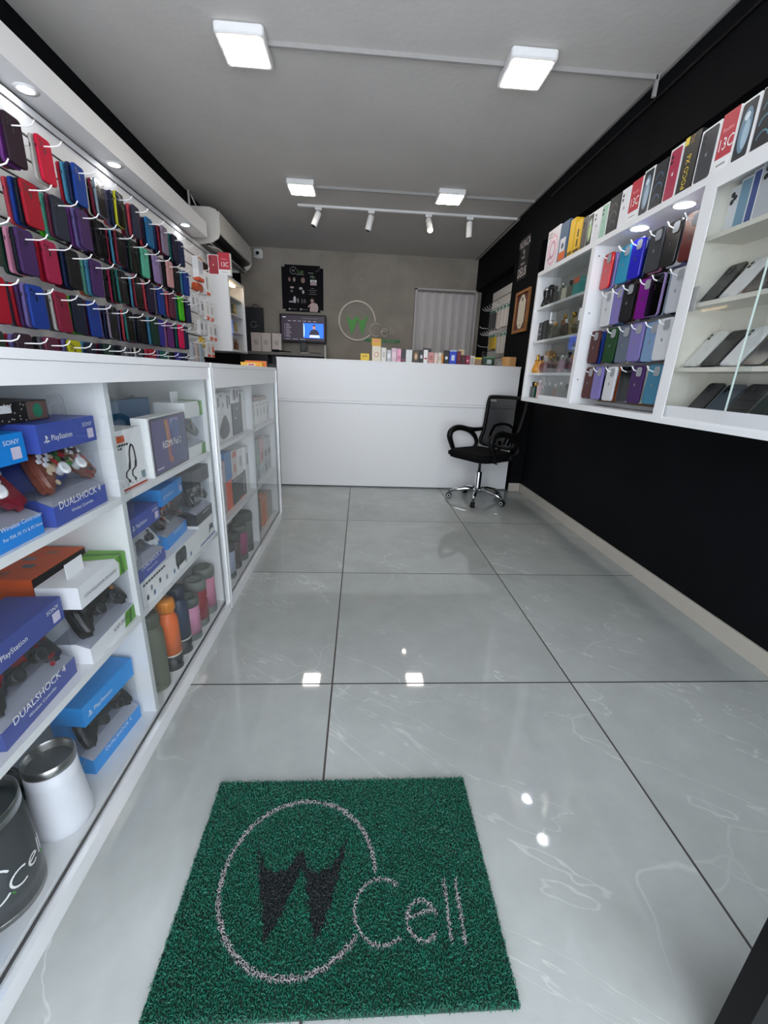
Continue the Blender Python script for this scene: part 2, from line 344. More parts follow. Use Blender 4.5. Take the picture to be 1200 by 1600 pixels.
MB().box(-0.62, 1.79, -0.018, 0.018, -0.02, 0, WMETAL).build('rail', t)
BULB = mat('spot_bulb', 'fff0dc', 0.5, noise=0, emit=30)
for i, (x, az, ti) in enumerate(((-0.40, 200, 24), (0.17, 185, 14), (0.80, -40, 28), (1.26, 60, 10))):
    e = MB().box(x-0.035, x+0.035, -0.016, 0.016, -0.045, -0.02, WMETAL).tube([(x, 0, -0.045), (x, 0, -0.08)], 0.007, WMETAL)
    hd = Vector((math.sin(math.radians(ti))*math.cos(math.radians(az)), math.sin(math.radians(ti))*math.sin(math.radians(az)), -math.cos(math.radians(ti))))
    if i == 2: hd = Vector((0.12, -0.5, -0.8)).normalized()
    p = Vector((x, 0, -0.07)); q = p+hd*0.14
    e.tube([p-hd*0.01, p, q-hd*0.01, q], [0.026, 0.034, 0.034, 0.031], WMETAL, 16); s = e.build('spotlight', t)
    MB().tube([q+hd*0.0005, q+hd*0.003], 0.026, BULB if i == 2 else DARKP, 14).build('bulb', s)

# ================================================================ left side: slat wall, bulkhead, air conditioner
b = MB(); SL = mat('white_slat_board', 'e2e3e4', 0.55, noise=0.015); GRV = mat('slat_groove', '3c2a24', 0.6)
z = 2.43; top = 2.43
zs = [2.375-0.1075*k for k in range(17)]
b.box(XL+0.001, -1.61, -1.4, 3.495, 0.5, 2.4285, GRV).box(XL+0.001, -1.61, 3.495, 4.1, 2.14, 2.415, GRV)
prev = 2.4285
for g in zs:
    b.box(-1.6099, -1.60, -1.4, 4.1 if g > 2.2 else 3.495, g+0.006, min(prev, 2.415), SL); prev = g-0.006
b.box(-1.6099, -1.60, -1.4, 3.495, 0.5, prev, SL)
tag(b.build('slatwall_panel'), 'long white grooved slat board on the black wall holding the phone case hooks', 'slat wall')
t = thing('display_bulkhead', 'long white boxed bulkhead with recessed downlights above the phone case wall', 'bulkhead', (0, 0, 0))
MB().box(XL+0.001, -1.455, -1.6, 3.47, 2.43, 2.562, WHITE).build('bulkhead_body', t)
DL = mat('downlight_disc', 'f6f9ff', 0.5, noise=0, emit=SPOT_STRENGTH)
for y in (-1.1, 0.42, 1.2, 1.95, 3.10):
    s = MB().lathe([(0.050, 0.001), (0.054, -0.004), (0.034, -0.005)], (-1.527, y, 2.43), WMETAL, 24).build('downlight', t)
    MB().lathe([(0.034, -0.0055), (0.0, -0.006)], (-1.527, y, 2.43), DL, 24).build('light_disc', s)

t = thing('air_conditioner', 'long white split air conditioner high on the wall beyond the phone cases', 'air conditioner', (XL, 3.66, 2.42))
prof = [(0.0, 0.0), (0.22, 0.0), (0.30, 0.03), (0.335, 0.09), (0.335, 0.27), (0.30, 0.315), (0.22, 0.335), (0.0, 0.335)]
ACW = mat('aircon_white', 'd3d0ca', 0.35)
MB().slab([(a, c) for a, c in [(0.001, 0.03), (0.12, 0.03), (0.25, 0.075), (0.315, 0.10), (0.315, 0.27), (0.29, 0.31), (0.22, 0.33), (0.001, 0.33)]], (0, 0.02, 0), X3, Z3, 1.28, ACW).build('body', t)
cap = [(0.001, 0.0), (0.14, 0.0), (0.25, 0.02), (0.315, 0.06), (0.335, 0.11), (0.335, 0.27), (0.31, 0.315), (0.25, 0.335), (0.001, 0.335)]
for y0 in (0.02, 1.32): MB().slab(cap, (0, y0-0.02, 0), X3, Z3, 0.02, ACW).build('side_cover', t, bevel=0.003)
MB().box(0.3155, 0.333, 0.022, 1.298, 0.108, 0.312, ACW).build('front_panel', t, bevel=0.006)
b = MB().box(0.14, 0.27, 0.03, 1.29, 0.028, 0.0298, BLACKP)
b.add([(0.15, 0.04, 0.027), (0.15, 1.28, 0.027), (0.322, 1.28, 0.099), (0.322, 0.04, 0.099)], [(0, 1, 2, 3)], BLACKP)
for k in range(24): b.box(0.20, 0.225, 0.06+k*0.052, 0.066+k*0.052, 0.022, 0.045, WMETAL)
b.build('air_outlet', t)
MB().box(0.19, 0.30, 0.05, 1.27, -0.004, 0.002, ACW).rot(Matrix.Rotation(math.radians(12), 3, 'Y'), (0.19, 0, 0)).build('louver', t)
MB().bars((0.3335, 0.60, 0.15), Y3, Z3, 0.04, 0.02, INKG).build('logo', t)
PV = mat('pvc_pipe', 'c9c6c0', 0.4)
tag(MB().tube([(XL+0.03, 3.72, 2.756), (XL+0.03, 3.72, ZC-0.001)], 0.012, PV).build('drain_pipe'), 'upright white pipe between air conditioner top and ceiling', 'pipe')
tag(MB().tube([(XL+0.03, 3.78, ZC-0.02), (XL+0.03, 4.10, 2.758)], 0.008, PV).build('drain_pipe'), 'slanted thin white pipe over the air conditioner', 'pipe')

# ================================================================ phone cases on hooks
HOLE = mat('camera_hole', '08080a', 0.3)
CASEM = {}
def apple(b, o, u, v, h, m):                                   # small bitten fruit mark
    pts = [(0.42*math.cos(a)*(1-0.06*math.cos(2*a)), 0.46*math.sin(a)) for a in [2*PI*k/18 for k in range(18)]]
    pts = [(x-0.13*(1 if (x > 0.3 and abs(y) < 0.2) else 0), y) for x, y in pts]
    o, u, v = Vector(o), Vector(u), Vector(v); n = u.cross(v)
    b.slab([(x*h, y*h) for x, y in pts], o+n*0.0006, u, v, 0, m)
    b.slab([(0.02*h, 0.52*h), (0.2*h, 0.62*h), (0.22*h, 0.8*h), (0.06*h, 0.7*h)], o+n*0.0006, u, v, 0, m)
def case_mesh(col, style, W=0.098, H=0.182):
    k = (col, style, W, H)
    if k in CASEM: return CASEM[k]
    b = MB(); M = mat('silicone_'+col, ''.join('%02x' % int(int(col[i:i+2], 16)*0.86) for i in (0, 2, 4)), 0.6, noise=0.03, spec=0.22) if style != 'gloss' else mat('gloss_'+col, col, 0.16, noise=0.02)
    back = SMOKE if style == 'clear' else M
    R = lambda ins, x: [(x, y, z) for y, z in rrect(W-2*ins, H-2*ins, 0.017-ins, 3)]
    rings = [R(0.0022, 0.0), R(0.0, -0.0022), R(0.0, -0.0125), R(0.0018, -0.0125), R(0.0018, -0.003)]
    n = len(rings[0]); vs = sum(rings, []); b.add(vs, [(i*n+j, (i+1)*n+j, (i+1)*n+(j+1) % n, i*n+(j+1) % n) for i in range(4) for j in range(n)], M, True)
    b.add(rings[0], [tuple(range(n))], back); b.add(rings[4], [tuple(range(n))], back)
    b.box(-0.0095, -0.005, -W/2-0.0006, -W/2, 0.035, 0.05, HOLE)      # side button opening
    cz = H/2-0.03
    if style in ('solid', 'clear'):
        for (cy, dz, r) in ((-0.028, 0.008, 0.0055), (-0.028, -0.010, 0.0055), (-0.014, 0.003, 0.0055), (-0.008, -0.014, 0.003)):
            b.slab(circ(cy, cz+dz, r, 10), (0.0005, 0, 0), Y3, Z3, 0, HOLE)
        b.slab(rrect(0.010, 0.024, 0.005, 3, -0.004, cz-0.026), (0.0005, 0, 0), Y3, Z3, 0, HOLE)
    else:                                                             # raised camera frame with lenses, fruit mark
        b.slab(rrect(0.048, 0.05, 0.014, 3, 0.017, cz-0.001), (0.003, 0, 0), Y3, Z3, 0.003, M)
        b.slab(rrect(0.041, 0.043, 0.011, 3, 0.017, cz-0.001), (0.0034, 0, 0), Y3, Z3, 0.0004, mat('lens_island', '8d9094', 0.4) if style != 'clear2' else SMOKE)
        if style in ('mag', 'gloss'): apple(b, (0.0006, 0, -0.002), Y3, Z3, 0.016, INKG if col > '9' else mat('dark_mark', '2c2c30', 0.4))
        if style == 'mag' and col < '9': apple(b, (0.0008, 0, -0.002), Y3, Z3, 0.015, INKG)
    CASEM[k] = b.mesh('phone_case'); return CASEM[k]
NAMES = {'2b1226': 'dark plum', 'e0163f': 'hot pink', '1244a0': 'cobalt blue', '232944': 'midnight navy', '0e6aa0': 'teal blue', '8f7f98': 'dusty mauve', '1d1a38': 'dark navy', '1b2a55': 'navy blue',
 '4a2a63': 'deep purple', 'b0122a': 'bright red', '2b3040': 'slate navy', '6a2a44': 'wine', 'b0234f': 'magenta', '101014': 'black', '1b3f9c': 'royal blue', '8e1c3c': 'maroon', '1a2438': 'ink blue',
 '50d020': 'lime green', '123a2c': 'dark green', '3a35a0': 'violet blue', '6b2f7e': 'bright purple', 'f01560': 'neon pink', 'c8c620': 'yellow', '2b3a2e': 'forest green', '5fc0a5': 'mint green', '9c86bc': 'lavender',
 'e0a8a8': 'pale pink', '12163a': 'dark blue', '8a9aa8': 'pale grey', 'c96a50': 'coral', '4f9ac0': 'sky blue', '6f62a0': 'lilac', '3f2a3a': 'aubergine', 'd04a5a': 'coral red', '70c0a8': 'sea green', '5e5a68': 'mushroom grey',
 'c01a22': 'glossy red', '2e9ac0': 'cyan', '2424b0': 'electric blue', '3c3e42': 'charcoal', '17171a': 'glossy black', '5a1f1f': 'chocolate brown', 'e6e8ec': 'white', '8f84c8': 'pale violet', '741a80': 'magenta purple', 'd0d4dc': 'silver',
 '5c3432': 'cocoa brown', '1c4a26': 'bottle green', '6b7686': 'stone blue', '8b82c2': 'soft lilac', '86a8cf': 'baby blue', '6a3c4a': 'mulberry', '4a8aa8': 'steel blue', 'e89aba': 'rose pink', 'b8551f': 'rust orange', '7a1430': 'burgundy', 'd8d4cc': 'cream', '101828': 'blue black', '1f6f6a': 'dark teal'}
BEHIND = ['1b2a55', '7a1430', '12163a', '8f7f98', '5e5a68', 'd04a5a', '4f9ac0', '6f62a0', '2b1226', '123a2c', '8e1c3c', '101014', 'e89aba', '1f6f6a', '3f2a3a', '6b2f7e', '1d1a38', 'b0234f']
def hook(x, y, z, s, label, grp, L=0.3):                        # white wire hook with upturned tip; s = +1 points away from the left wall
    tag(MB().tube([(0, 0, 0), (s*L*0.5, 0, 0.004), (s*(L-0.035), 0, 0.006), (s*(L-0.012), 0, 0.014), (s*L, 0, 0.03)], 0.0031, WMETAL, 5)
        .box(min(0, s*0.008), max(0, s*0.008), -0.012, 0.012, -0.035, 0.015, WMETAL).build('display_hook', None, (x, y, z)), label, 'hook', grp)
def stack(x, y, z, s, front, style, n, row, k, where, others=None, pitch=0.0235, front_lbl=True):
    cols = [front]
    for i in range(1, n):
        cols.append(others[(i-1) % len(others)] if others else random.choice([c for c in BEHIND if c != cols[-1]]))
    for i, c in enumerate(cols):
        o = bpy.data.objects.new('phone_case', case_mesh(c, style)); COL.objects.link(o)
        yy = y+random.uniform(-0.004, 0.004); rz = (0 if s > 0 else PI)+random.uniform(-0.04, 0.04)
        o.location = Vector((x-s*i*pitch, yy, z+random.uniform(-0.003, 0.003)))*U; o.rotation_euler = (random.uniform(-0.02, 0.02), random.uniform(-0.015, 0.03)*s, rz)
        kind = {'clear': 'clear-backed', 'solid': 'silicone', 'mag': 'silicone', 'gloss': 'glossy'}[style]
        nm = NAMES[c].replace('glossy ', '')
        lab = '%s %s phone case, %s, %s hook, %s' % (nm, kind, 'front of stack' if i == 0 else ORD[i]+' from front', ORD[k], row)
        tag(o, lab, 'phone case', 'phone cases on the '+where)
ROWS_L = [
 (2.165, 'top row, left wall', [(.86, '2b1226'), (1.03, 'e0163f'), (1.30, '1244a0'), (1.48, '8a9aa8', 'clear'), (1.65, 'c8c620', 'clear'), (1.85, '232944'), (2.08, '0e6aa0'), (2.26, '8f7f98'), (2.45, '1d1a38'), (2.62, '1b2a55')]),
 (1.95, 'second row, left wall', [(.66, '4a2a63'), (.90, 'b0122a'), (1.08, '2b3040'), (1.25, '4a2a63'), (1.42, '101014', 'clear'), (1.60, '7a1430', 'clear'), (1.78, '123a2c', 'clear'), (1.95, '5fc0a5'), (2.12, '9c86bc'), (2.30, 'e0a8a8'), (2.48, '101014'), (2.65, '1b3f9c')]),
 (1.735, 'third row, left wall', [(.60, '2b3a2e'), (.81, '4a2a63'), (.97, 'b0234f'), (1.13, '101014'), (1.33, '4a2a63'), (1.58, '1f6f6a', 'clear'), (1.75, '7a1430', 'clear'), (1.93, '1d1a38'), (2.12, '1b3f9c'), (2.30, '6a2a44'), (2.46, '50d020'), (2.62, '1b2a55')]),
 (1.515, 'fourth row, left wall', [(.58, 'b0122a'), (.78, '1b3f9c'), (.95, '8e1c3c'), (1.09, '1a2438'), (1.24, '1b3f9c'), (1.42, '8f7f98', 'clear'), (1.60, '1f6f6a', 'clear'), (1.77, '101828', 'clear'), (1.94, '123a2c'), (2.08, '3a35a0'), (2.24, '6b2f7e'), (2.39, 'f01560'), (2.55, '1b2a55')]),
 (1.30, 'fifth row, left wall', [(.52, '2b3a2e'), (.68, '3f2a3a'), (.83, '6a2a44'), (1.0, 'c8c620'), (1.17, '1a2438'), (1.33, '123a2c'), (1.5, '101014', 'clear'), (1.7, 'd8d4cc', 'clear'), (1.88, 'b0122a'), (2.08, '1f6f6a'), (2.28, '3a35a0'), (2.46, '1b2a55')])]
random.seed(11)
SPECIAL = {(0, 2): ['1b2a55', '4f9ac0', 'b0122a'], (0, 1): ['d8d4cc'], (1, 1): ['101828', '1b3f9c', 'd04a5a'], (1, 2): ['6a2a44', '5fc0a5', '50d020'], (1, 3): ['6f62a0', '6b2f7e', '2b1226'], (2, 0): ['70c0a8', 'e89aba', '2b3a2e'],
 (2, 1): ['101828', 'e89aba', '123a2c'], (2, 4): ['4f9ac0', '70c0a8', 'c96a50'], (3, 1): ['6f62a0', '4a2a63', 'b0122a', '5e5a68'], (3, 2): ['d8d4cc', '5e5a68'], (3, 4): ['6a2a44', '3f2a3a'], (2, 2): ['b0122a'], (0, 3): ['7a1430', 'd8d4cc', '7a1430', '101014'],
 (3, 3): ['50d020', 'b0234f'], (4, 1): ['6f62a0', 'b0122a', '2b3a2e']}
for ri, (zt, row, items) in enumerate(ROWS_L):
    for k, it in enumerate(items):
        y, col = it[0], it[1]; st = it[2] if len(it) > 2 else 'solid'
        n = 4 if ri < 4 else 3
        if (ri, k) in ((0, 1),): n = 2
        if ri == 2 and k == 2: n = 2
        if (ri, k) in SPECIAL: n = len(SPECIAL[(ri, k)])+1
        xf = -1.395+random.uniform(-0.015, 0.015)
        stack(xf, y, zt-0.078, 1, col, st, n, row, k, 'left slat wall', SPECIAL.get((ri, k)))
        hook(-1.60, y-0.005, zt-0.03, 1, 'white wire hook, %s along %s' % (ORD[k], row), 'wire hooks on the left slat wall')
ROWS_R = [
 (1.895, 'top row, right cabinet', [(1.213, 'c01a22', 'gloss'), (1.06, '2e9ac0', 'mag'), (0.955, '2424b0', 'gloss'), (0.81, '3c3e42', 'mag'), (0.69, '17171a', 'gloss'), (0.585, '5a1f1f', 'gloss')]),
 (1.69, 'second row, right cabinet', [(1.15, 'e6e8ec', 'mag'), (1.045, '8f84c8', 'mag'), (0.95, '17171a', 'mag'), (0.81, '741a80', 'gloss'), (0.72, '9c86bc', 'clear'), (0.60, 'd0d4dc', 'mag')]),
 (1.487, 'third row, right cabinet', [(1.195, '5c3432', 'mag'), (1.02, '1c4a26', 'mag'), (0.91, '6b7686', 'mag'), (0.805, '8b82c2', 'mag'), (0.695, '86a8cf', 'mag'), (0.60, 'e6e8ec', 'mag')]),
 (1.287, 'bottom row, right cabinet', [(1.205, '5c3432', 'mag'), (1.09, '8f84c8', 'mag'), (0.96, 'e6e8ec', 'mag'), (0.82, '8a9aa8', 'clear'), (0.725, '4a2a63', 'mag'), (0.61, '4a8aa8', 'mag')])]
BR = ['8f84c8', 'd0d4dc', '1b2a55', 'e89aba', 'd8d4cc', '6a3c4a', '4a8aa8', 'e6e8ec', '5c3432', '17171a', '8a9aa8']
for ri, (zt, row, items) in enumerate(ROWS_R):
    for k, (y, col, st) in enumerate(items):
        oth = [random.choice(BR) for _ in range(2)]
        if (ri, k) == (0, 3): oth = ['e89aba', '3c3e42']
        if (ri, k) == (3, 2): oth = ['b8551f', '6b7686']
        if (ri, k) == (2, 0): oth = ['1b3f9c', 'e89aba']
        stack(1.475+random.uniform(-0.008, 0.008), y, zt-0.083, -1, col, st, 3, row, k, 'right cabinet hooks', oth, 0.026)
        hook(1.60, y+0.005, zt-0.028, -1, 'white wire hook, %s along %s' % (ORD[k], row), 'wire hooks in the right cabinet', 0.16)

# accessory packs at the far end of the left slat wall
def pack(x, y, z, w_, h_, t_, body, band, label, grp, sgn=1, prod=None, ax=Y3):
    b = MB(); u = ax; n = u.cross(Z3)
    b.slab(rrect(w_, h_, 0.006, 2), (0, 0, 0), u, Z3, t_, C(body)).slab([(-w_/2+.001, -h_/2+.001), (w_/2-.001, -h_/2+.001), (w_/2-.001, -h_/2+h_*.2), (-w_/2+.001, -h_/2+h_*.2)], n*0.0006, u, Z3, 0, C(band))
    b.slab(circ(0, h_/2-0.012, 0.006, 8), n*0.0007, u, Z3, 0, HOLE)
    if prod: b.slab(rrect(w_*0.45, h_*0.42, 0.008, 2, 0, 0.01), n*0.004, u, Z3, 0.0035, C(prod))
    return tag(b.build('accessory_pack', None, (x, y, z)), label, 'accessory pack', grp)
AG = 'hanging accessory packs beyond the phone cases'
t = thing('accessory_box', 'white hanging box with orange base, topmost beside the phone cases', 'box', (-1.36, 2.90, 2.03))
MB().box(-0.05, 0, -0.05, 0.075, -0.085, 0.10, CARD).box(0.0004, 0.0008, -0.045, 0.07, 0.09, 0.099, C('d8552c')).box(-0.0505, 0.0008, -0.0505, 0.0755, -0.0855, -0.06, C('d8552c')).box(0.0004, 0.0008, -0.03, 0.05, -0.03, 0.07, C('cfd0e4')).build('carton', t)
MB().box(-0.052, 0.002, -0.052, 0.077, 0.0, 0.09, CLEAR).build('clear_cover', t)
tag(MB().box(-0.07, 0.0, -0.05, 0.05, -0.10, 0.10, CARD).box(0.0004, 0.0008, -0.05, 0.05, -0.10, -0.075, C('d8552c')).box(0.0004, 0.0008, -0.04, 0.0, -0.05, 0.05, C('9fa0a6')).build('accessory_box', None, (-1.37, 3.10, 1.96)), 'white hanging carton with orange base beside the red phone poster box', 'box')
t = thing('earphone_pack', 'clear pouch with glossy orange lining hanging at end of phone cases', 'pouch', (-1.36, 2.86, 1.885))
MB().slab(rrect(0.16, 0.07, 0.03, 4), (0, 0, 0), Y3, Z3, 0.05, C('c2542e', 0.2)).build('orange_lining', t, bevel=0.008)
MB().slab(rrect(0.20, 0.05, 0.02, 4), (0.01, 0.01, -0.02), Y3, Z3, 0.06, CLEAR).build('clear_pouch', t)
n = 0
for (y, z, w_, h_, body, band, prod, lb) in (
  (2.76, 1.75, .07, .13, 'dcdde0', 'c8c9ce', '9a9ca2', 'small white pack with grey cable in the upper accessory row, nearest the cases'),
  (2.87, 1.74, .07, .13, 'd4d6da', 'c3c4c8', 'b0b2b6', 'small pale pack in the middle of the upper accessory row'),
  (2.98, 1.73, .07, .13, 'dcdde0', 'c8c9ce', '6d6e72', 'small white pack with dark plug in the upper accessory row'),
  (3.12, 1.73, .09, .17, 'e4e4e4', 'd8552c', 'cfd0d2', 'white and orange charger pack left in the upper charger row'),
  (3.24, 1.73, .09, .17, 'e4e4e4', 'd8552c', 'b9babd', 'white and orange charger pack right in the upper charger row'),
  (2.92, 1.56, .07, .13, 'd8d9dc', 'c3c4c8', '7b7c80', 'pale pack with dark plug in the middle accessory row'),
  (3.03, 1.56, .07, .13, 'd8d9dc', 'c3c4c8', 'b8b9bd', 'pale pack with white cable in the middle accessory row'),
  (3.17, 1.545, .09, .16, 'e4e4e4', 'd8552c', 'c6c7ca', 'white and orange charger pack left in the middle charger row'),
  (3.29, 1.545, .09, .16, 'e4e4e4', 'd8552c', '8d8e92', 'white and orange charger pack with grey product in the middle charger row'),
  (2.93, 1.43, .08, .09, 'c9a52c', 'b08c1c', 'd8c060', 'small yellow pack below the middle accessory row'),
  (2.66, 1.33, .06, .17, 'b8bcc4', 'a8acb4', '8f939b', 'grey cable pouch nearest the cases in the lowest row'),
  (2.76, 1.33, .06, .17, 'c4b4b0', 'a8a09c', '9b8f8b', 'pinkish cable pouch in the lowest row'),
  (2.86, 1.33, .06, .17, 'a8b8c4', '98a8b4', '7d93a5', 'pale blue cable pouch in the lowest row'),
  (3.06, 1.37, .09, .13, 'e0e0e0', 'd8552c', 'c0c1c4', 'white and orange pack left in the lowest charger row'),
  (3.18, 1.37, .09, .13, 'e0e0e0', 'd8552c', 'd8552c', 'white and orange pack with orange product in the lowest charger row')):
    pack(-1.40, y, z, w_, h_, 0.03, body, band, lb, AG, prod=prod)
for k, (y, z) in enumerate(((2.90, 2.14), (3.10, 2.07), (2.76, 1.815), (2.87, 1.805), (2.98, 1.795), (3.12, 1.815), (3.24, 1.815), (2.92, 1.625), (2.93, 1.475), (3.03, 1.625), (3.17, 1.625), (3.29, 1.625), (2.66, 1.415), (2.76, 1.415), (2.86, 1.415), (3.06, 1.435), (3.18, 1.435))):
    hook(-1.60, y, z-0.006, 1, 'white wire hook holding the accessory packs, %s of them' % (ORD[k] if k < 14 else ['last but two', 'last but one', 'last', 'lowest'][k-14]), 'wire hooks behind the accessory packs', 0.26)

# ================================================================ glass-door wall cabinet beyond the slat wall
t = thing('wall_cabinet', 'white wall cabinet with lit glass front beneath the air conditioner', 'cabinet', (-1.3, 3.5, 1.385))
b = MB().box(-0.418, 0, 0, 0.018, 0, 0.735, WHITE).box(-0.418, 0, 0.60, 0.618, 0, 0.735, WHITE).box(-0.418, 0, 0.018, 0.60, 0, 0.018, WHITE).box(-0.418, 0, 0.018, 0.60, 0.717, 0.735, WHITE).box(-0.418, -0.40, 0.018, 0.60, 0.018, 0.717, CREAM)
for z in (0.20, 0.38, 0.55): b.box(-0.40, -0.02, 0.018, 0.60, z, z+0.014, WHITE)
b.build('cabinet_body', t)
MB().box(-0.012, -0.006, 0.02, 0.598, 0.02, 0.715, GLASS).build('glass_door', t)
MB().box(0, 0.008, 0, 0.03, 0, 0.735, ALU).box(0, 0.008, 0.588, 0.618, 0, 0.735, ALU).box(0, 0.008, 0.03, 0.588, 0, 0.022, ALU).box(0, 0.008, 0.03, 0.588, 0.713, 0.735, ALU).build('door_frame', t)
MB().box(-0.10, -0.06, 0.1, 0.5, 0.700, 0.716, mat('warm_strip', 'ffdcae', 0.5, noise=0, emit=5)).build('light_strip', t)
def plain_box(name, x0, x1, y0, y1, z0, z1, col, label, cat='box', group=None, art=None, rough=0.45, bevel=0.0012):
    cx, cy = (x0+x1)/2, (y0+y1)/2
    b = MB().box(x0-cx, x1-cx, y0-cy, y1-cy, 0, z1-z0, C(col, rough) if isinstance(col, str) else col)
    if art: art(b, (x0-cx, x1-cx, y0-cy, y1-cy, z1-z0))
    return tag(b.build(name, None, (cx, cy, z0)), label, cat, group)
for k, (y, h_, c_, lb) in enumerate(((3.60, .13, 'a8202c', 'red'), (3.70, .12, 'd9dadc', 'white'), (3.82, .10, '3a3c42', 'dark grey'), (3.95, .12, 'c8b060', 'gold'))):
    for j, z in enumerate((1.599, 1.779)):
        plain_box('phone_box', -1.42, -1.36, y-0.035, y+0.035, z, z+h_, c_, '%s phone box on the %s shelf of the lit glass cabinet' % (lb, ('lower', 'middle')[j]), 'phone box', 'phone boxes in the lit glass cabinet')
for k in range(5):
    y = 3.58+k*0.11
    tag(MB().lathe([(0.028, 0), (0.028, 0.09), (0.012, 0.10), (0.012, 0.125), (0, 0.127)], (0, 0, 0), TINTG, 12).build('perfume_bottle', None, (-1.40, y, 1.404)), 'amber glass bottle, %s on the lowest shelf of the lit glass cabinet' % ORD[k], 'bottle', 'bottles in the lit glass cabinet')

def front_box(name, x, y0, y1, z, h, d, col, label, cat, group, art=None, face=-1, tilt=0.0):
    """an upright carton whose front faces -x (face=-1), +x (face=1) or -y (face=0, then x is its y and y0,y1 its x range)"""
    w_ = y1-y0; b = MB(); u = {-1: -Y3, 1: Y3, 0: X3}[face]; n = u.cross(Z3)
    m = C(col) if isinstance(col, str) else col
    if face: b.box(min(0, -n.x*d), max(0, -n.x*d), -w_/2, w_/2, 0, h, m); loc = (x, (y0+y1)/2, z)
    else: b.box(-w_/2, w_/2, 0, d, 0, h, m); loc = ((y0+y1)/2, x, z)
    if art: art(b, u, n, w_, h, d)
    return tag(b.build(name, None, loc, rz=tilt), label, cat, group)
def A_redmi(b, u, n, w, h, d):
    b.slab([(-w/2, h*0.25), (w/2, h*0.25), (w/2, h), (-w/2, h)], n*0.0006, u, Z3, 0, C('b81f36'))
    b.text('13C', n*0.0004+Z3*h*0.38, u, Z3, h*0.21, INKW, 'c', 0.78); b.text('Redmi', n*0.0004+Z3*h*0.68, u, Z3, h*0.075, mat('pink_ink', 'e8a0a8', 0.5), 'c')
    b.bars(n*0.0004+Z3*h*0.12, u, Z3, w*.6, h*0.025, INKG, align='c')
def A_poco(b, u, n, w, h, d):
    yl = mat('yellow_ink', 'e6cc3a', 0.5, noise=0)
    b.text('POCO X6', n*0.0006-u*(-w*0.12)+Z3*h*0.06, Z3, -u, w*0.30, yl, 'l', 0.78); b.text('5G', n*0.0006-u*(-w*0.1)+Z3*h*0.84, Z3, -u, w*0.2, C('a8762c'), 'l')
    b.slab([(-w/2, h*.86), (-w*.22, h*.86), (-w*.22, h), (-w/2, h)], n*0.0007, u, Z3, 0, yl)
def phone_back(col, lens='v', mark=True, inset=0.86):
    def f(b, u, n, w, h, d):
        M = C(col, 0.3); b.slab(rrect(w*inset, h*0.93, w*0.12, 4, 0, h*0.5), n*0.0006, u, Z3, 0, M)
        cy = h*0.84; L = HOLE
        if lens in ('v', 'd'):
            for dz in (0, -0.02): b.slab(circ(-w*0.26, cy+dz, 0.0075, 10), n*0.0012, u, Z3, 0, L)
        if lens == 't':
            for (a, c) in ((-w*.27, cy), (-w*.27, cy-0.024), (-w*.06, cy-0.012)): b.slab(circ(a, c, 0.0095, 10), n*0.0012, u, Z3, 0, L)
        if mark: apple(b, n*0.0008+Z3*h*0.5, u, Z3, 0.014, C('8d8f96') if col < 'a' else INKW if col[:2] in ('a8', 'b0') else INKG)
    return f
def A_sphere(c1, c2):
    def f(b, u, n, w, h, d):
        b.slab(rrect(w*.86, h*0.93, w*0.12, 4, 0, h*0.5), n*0.0006, u, Z3, 0, C('262b33', 0.3))
        b.slab(circ(w*0.02, h*0.5, w*0.33, 20, ry=h*0.37), n*0.0012, u, Z3, 0, C(c1, 0.3)); b.slab(circ(w*0.10, h*0.42, w*0.2, 16, ry=h*0.24), n*0.0018, u, Z3, 0, C(c2, 0.3))
        b.slab(circ(0, h*0.72, w*0.16, 14, ry=h*0.07), n*0.0022, u, Z3, 0, C('d5e0e6', 0.3))
    return f
def A_rings(c):
    def f(b, u, n, w, h, d):
        b.slab(rrect(w*.96, h*0.98, w*0.05, 3, 0, h*0.5), n*0.0006, u, Z3, 0, C('1d2129', 0.3))
        for (cz, r) in ((h*0.62, w*0.30), (h*0.38, w*0.36), (h*0.16, w*0.3)):
            o = circ(0, cz, r, 16, 10, 170, ry=r*1.1)+circ(0, cz, r*0.82, 16, 170, 10, ry=r*0.9)
            b.slab(o, n*0.0012, u, Z3, 0, C(c, 0.3))
    return f
def A_swirl(b, u, n, w, h, d):
    for k, (r, c) in enumerate(((0.40, 'e6b8c8'), (0.33, 'efe2e6'), (0.24, 'd49ab4'), (0.16, 'ece6ea'))): b.slab(circ(w*0.06, h*0.45, w*r, 20, ry=h*r), n*(0.0006+k*0.0005), u, Z3, 0, C(c))
    b.bars(n*0.0005+Z3*h*0.88-u*w*0.42, u, Z3, w*.35, h*0.03, INKG); b.bars(n*0.0005+Z3*h*0.80-u*w*0.42, u, Z3, w*.3, h*0.03, INKG)
    b.slab([(-w*.25, h*.2), (w*.05, h*.26), (w*.05, h*.30), (-w*.25, h*.24)], n*0.004, u, Z3, 0, C('8c6a86'))
def A_photo(b, u, n, w, h, d):
    b.slab([(-w*.4, h*.05), (w*.4, h*.05), (w*.4, h*.25), (-w*.4, h*.25)], n*0.0006, u, Z3, 0, C('d9692c')); b.slab([(-w*.35, h*.25), (w*.3, h*.25), (w*.3, h*.6), (-w*.35, h*.6)], n*0.0012, u, Z3, 0, C('dcdfe6'))
    b.slab(circ(0, h*.4, w*.14, 12), n*0.0018, u, Z3, 0, C('3b4a6a'))
def A_stripe(c, txt=None):
    def f(b, u, n, w, h, d):
        b.slab([(-w*.45, h*.05), (w*.45, h*.05), (w*.45, h*.14), (-w*.45, h*.14)], n*0.0006, u, Z3, 0, C(c))
        if txt: b.bars(n*0.0008-u*(-w*0.15)+Z3*h*0.2, Z3, -u, h*.6, w*0.22, C(c))
    return f
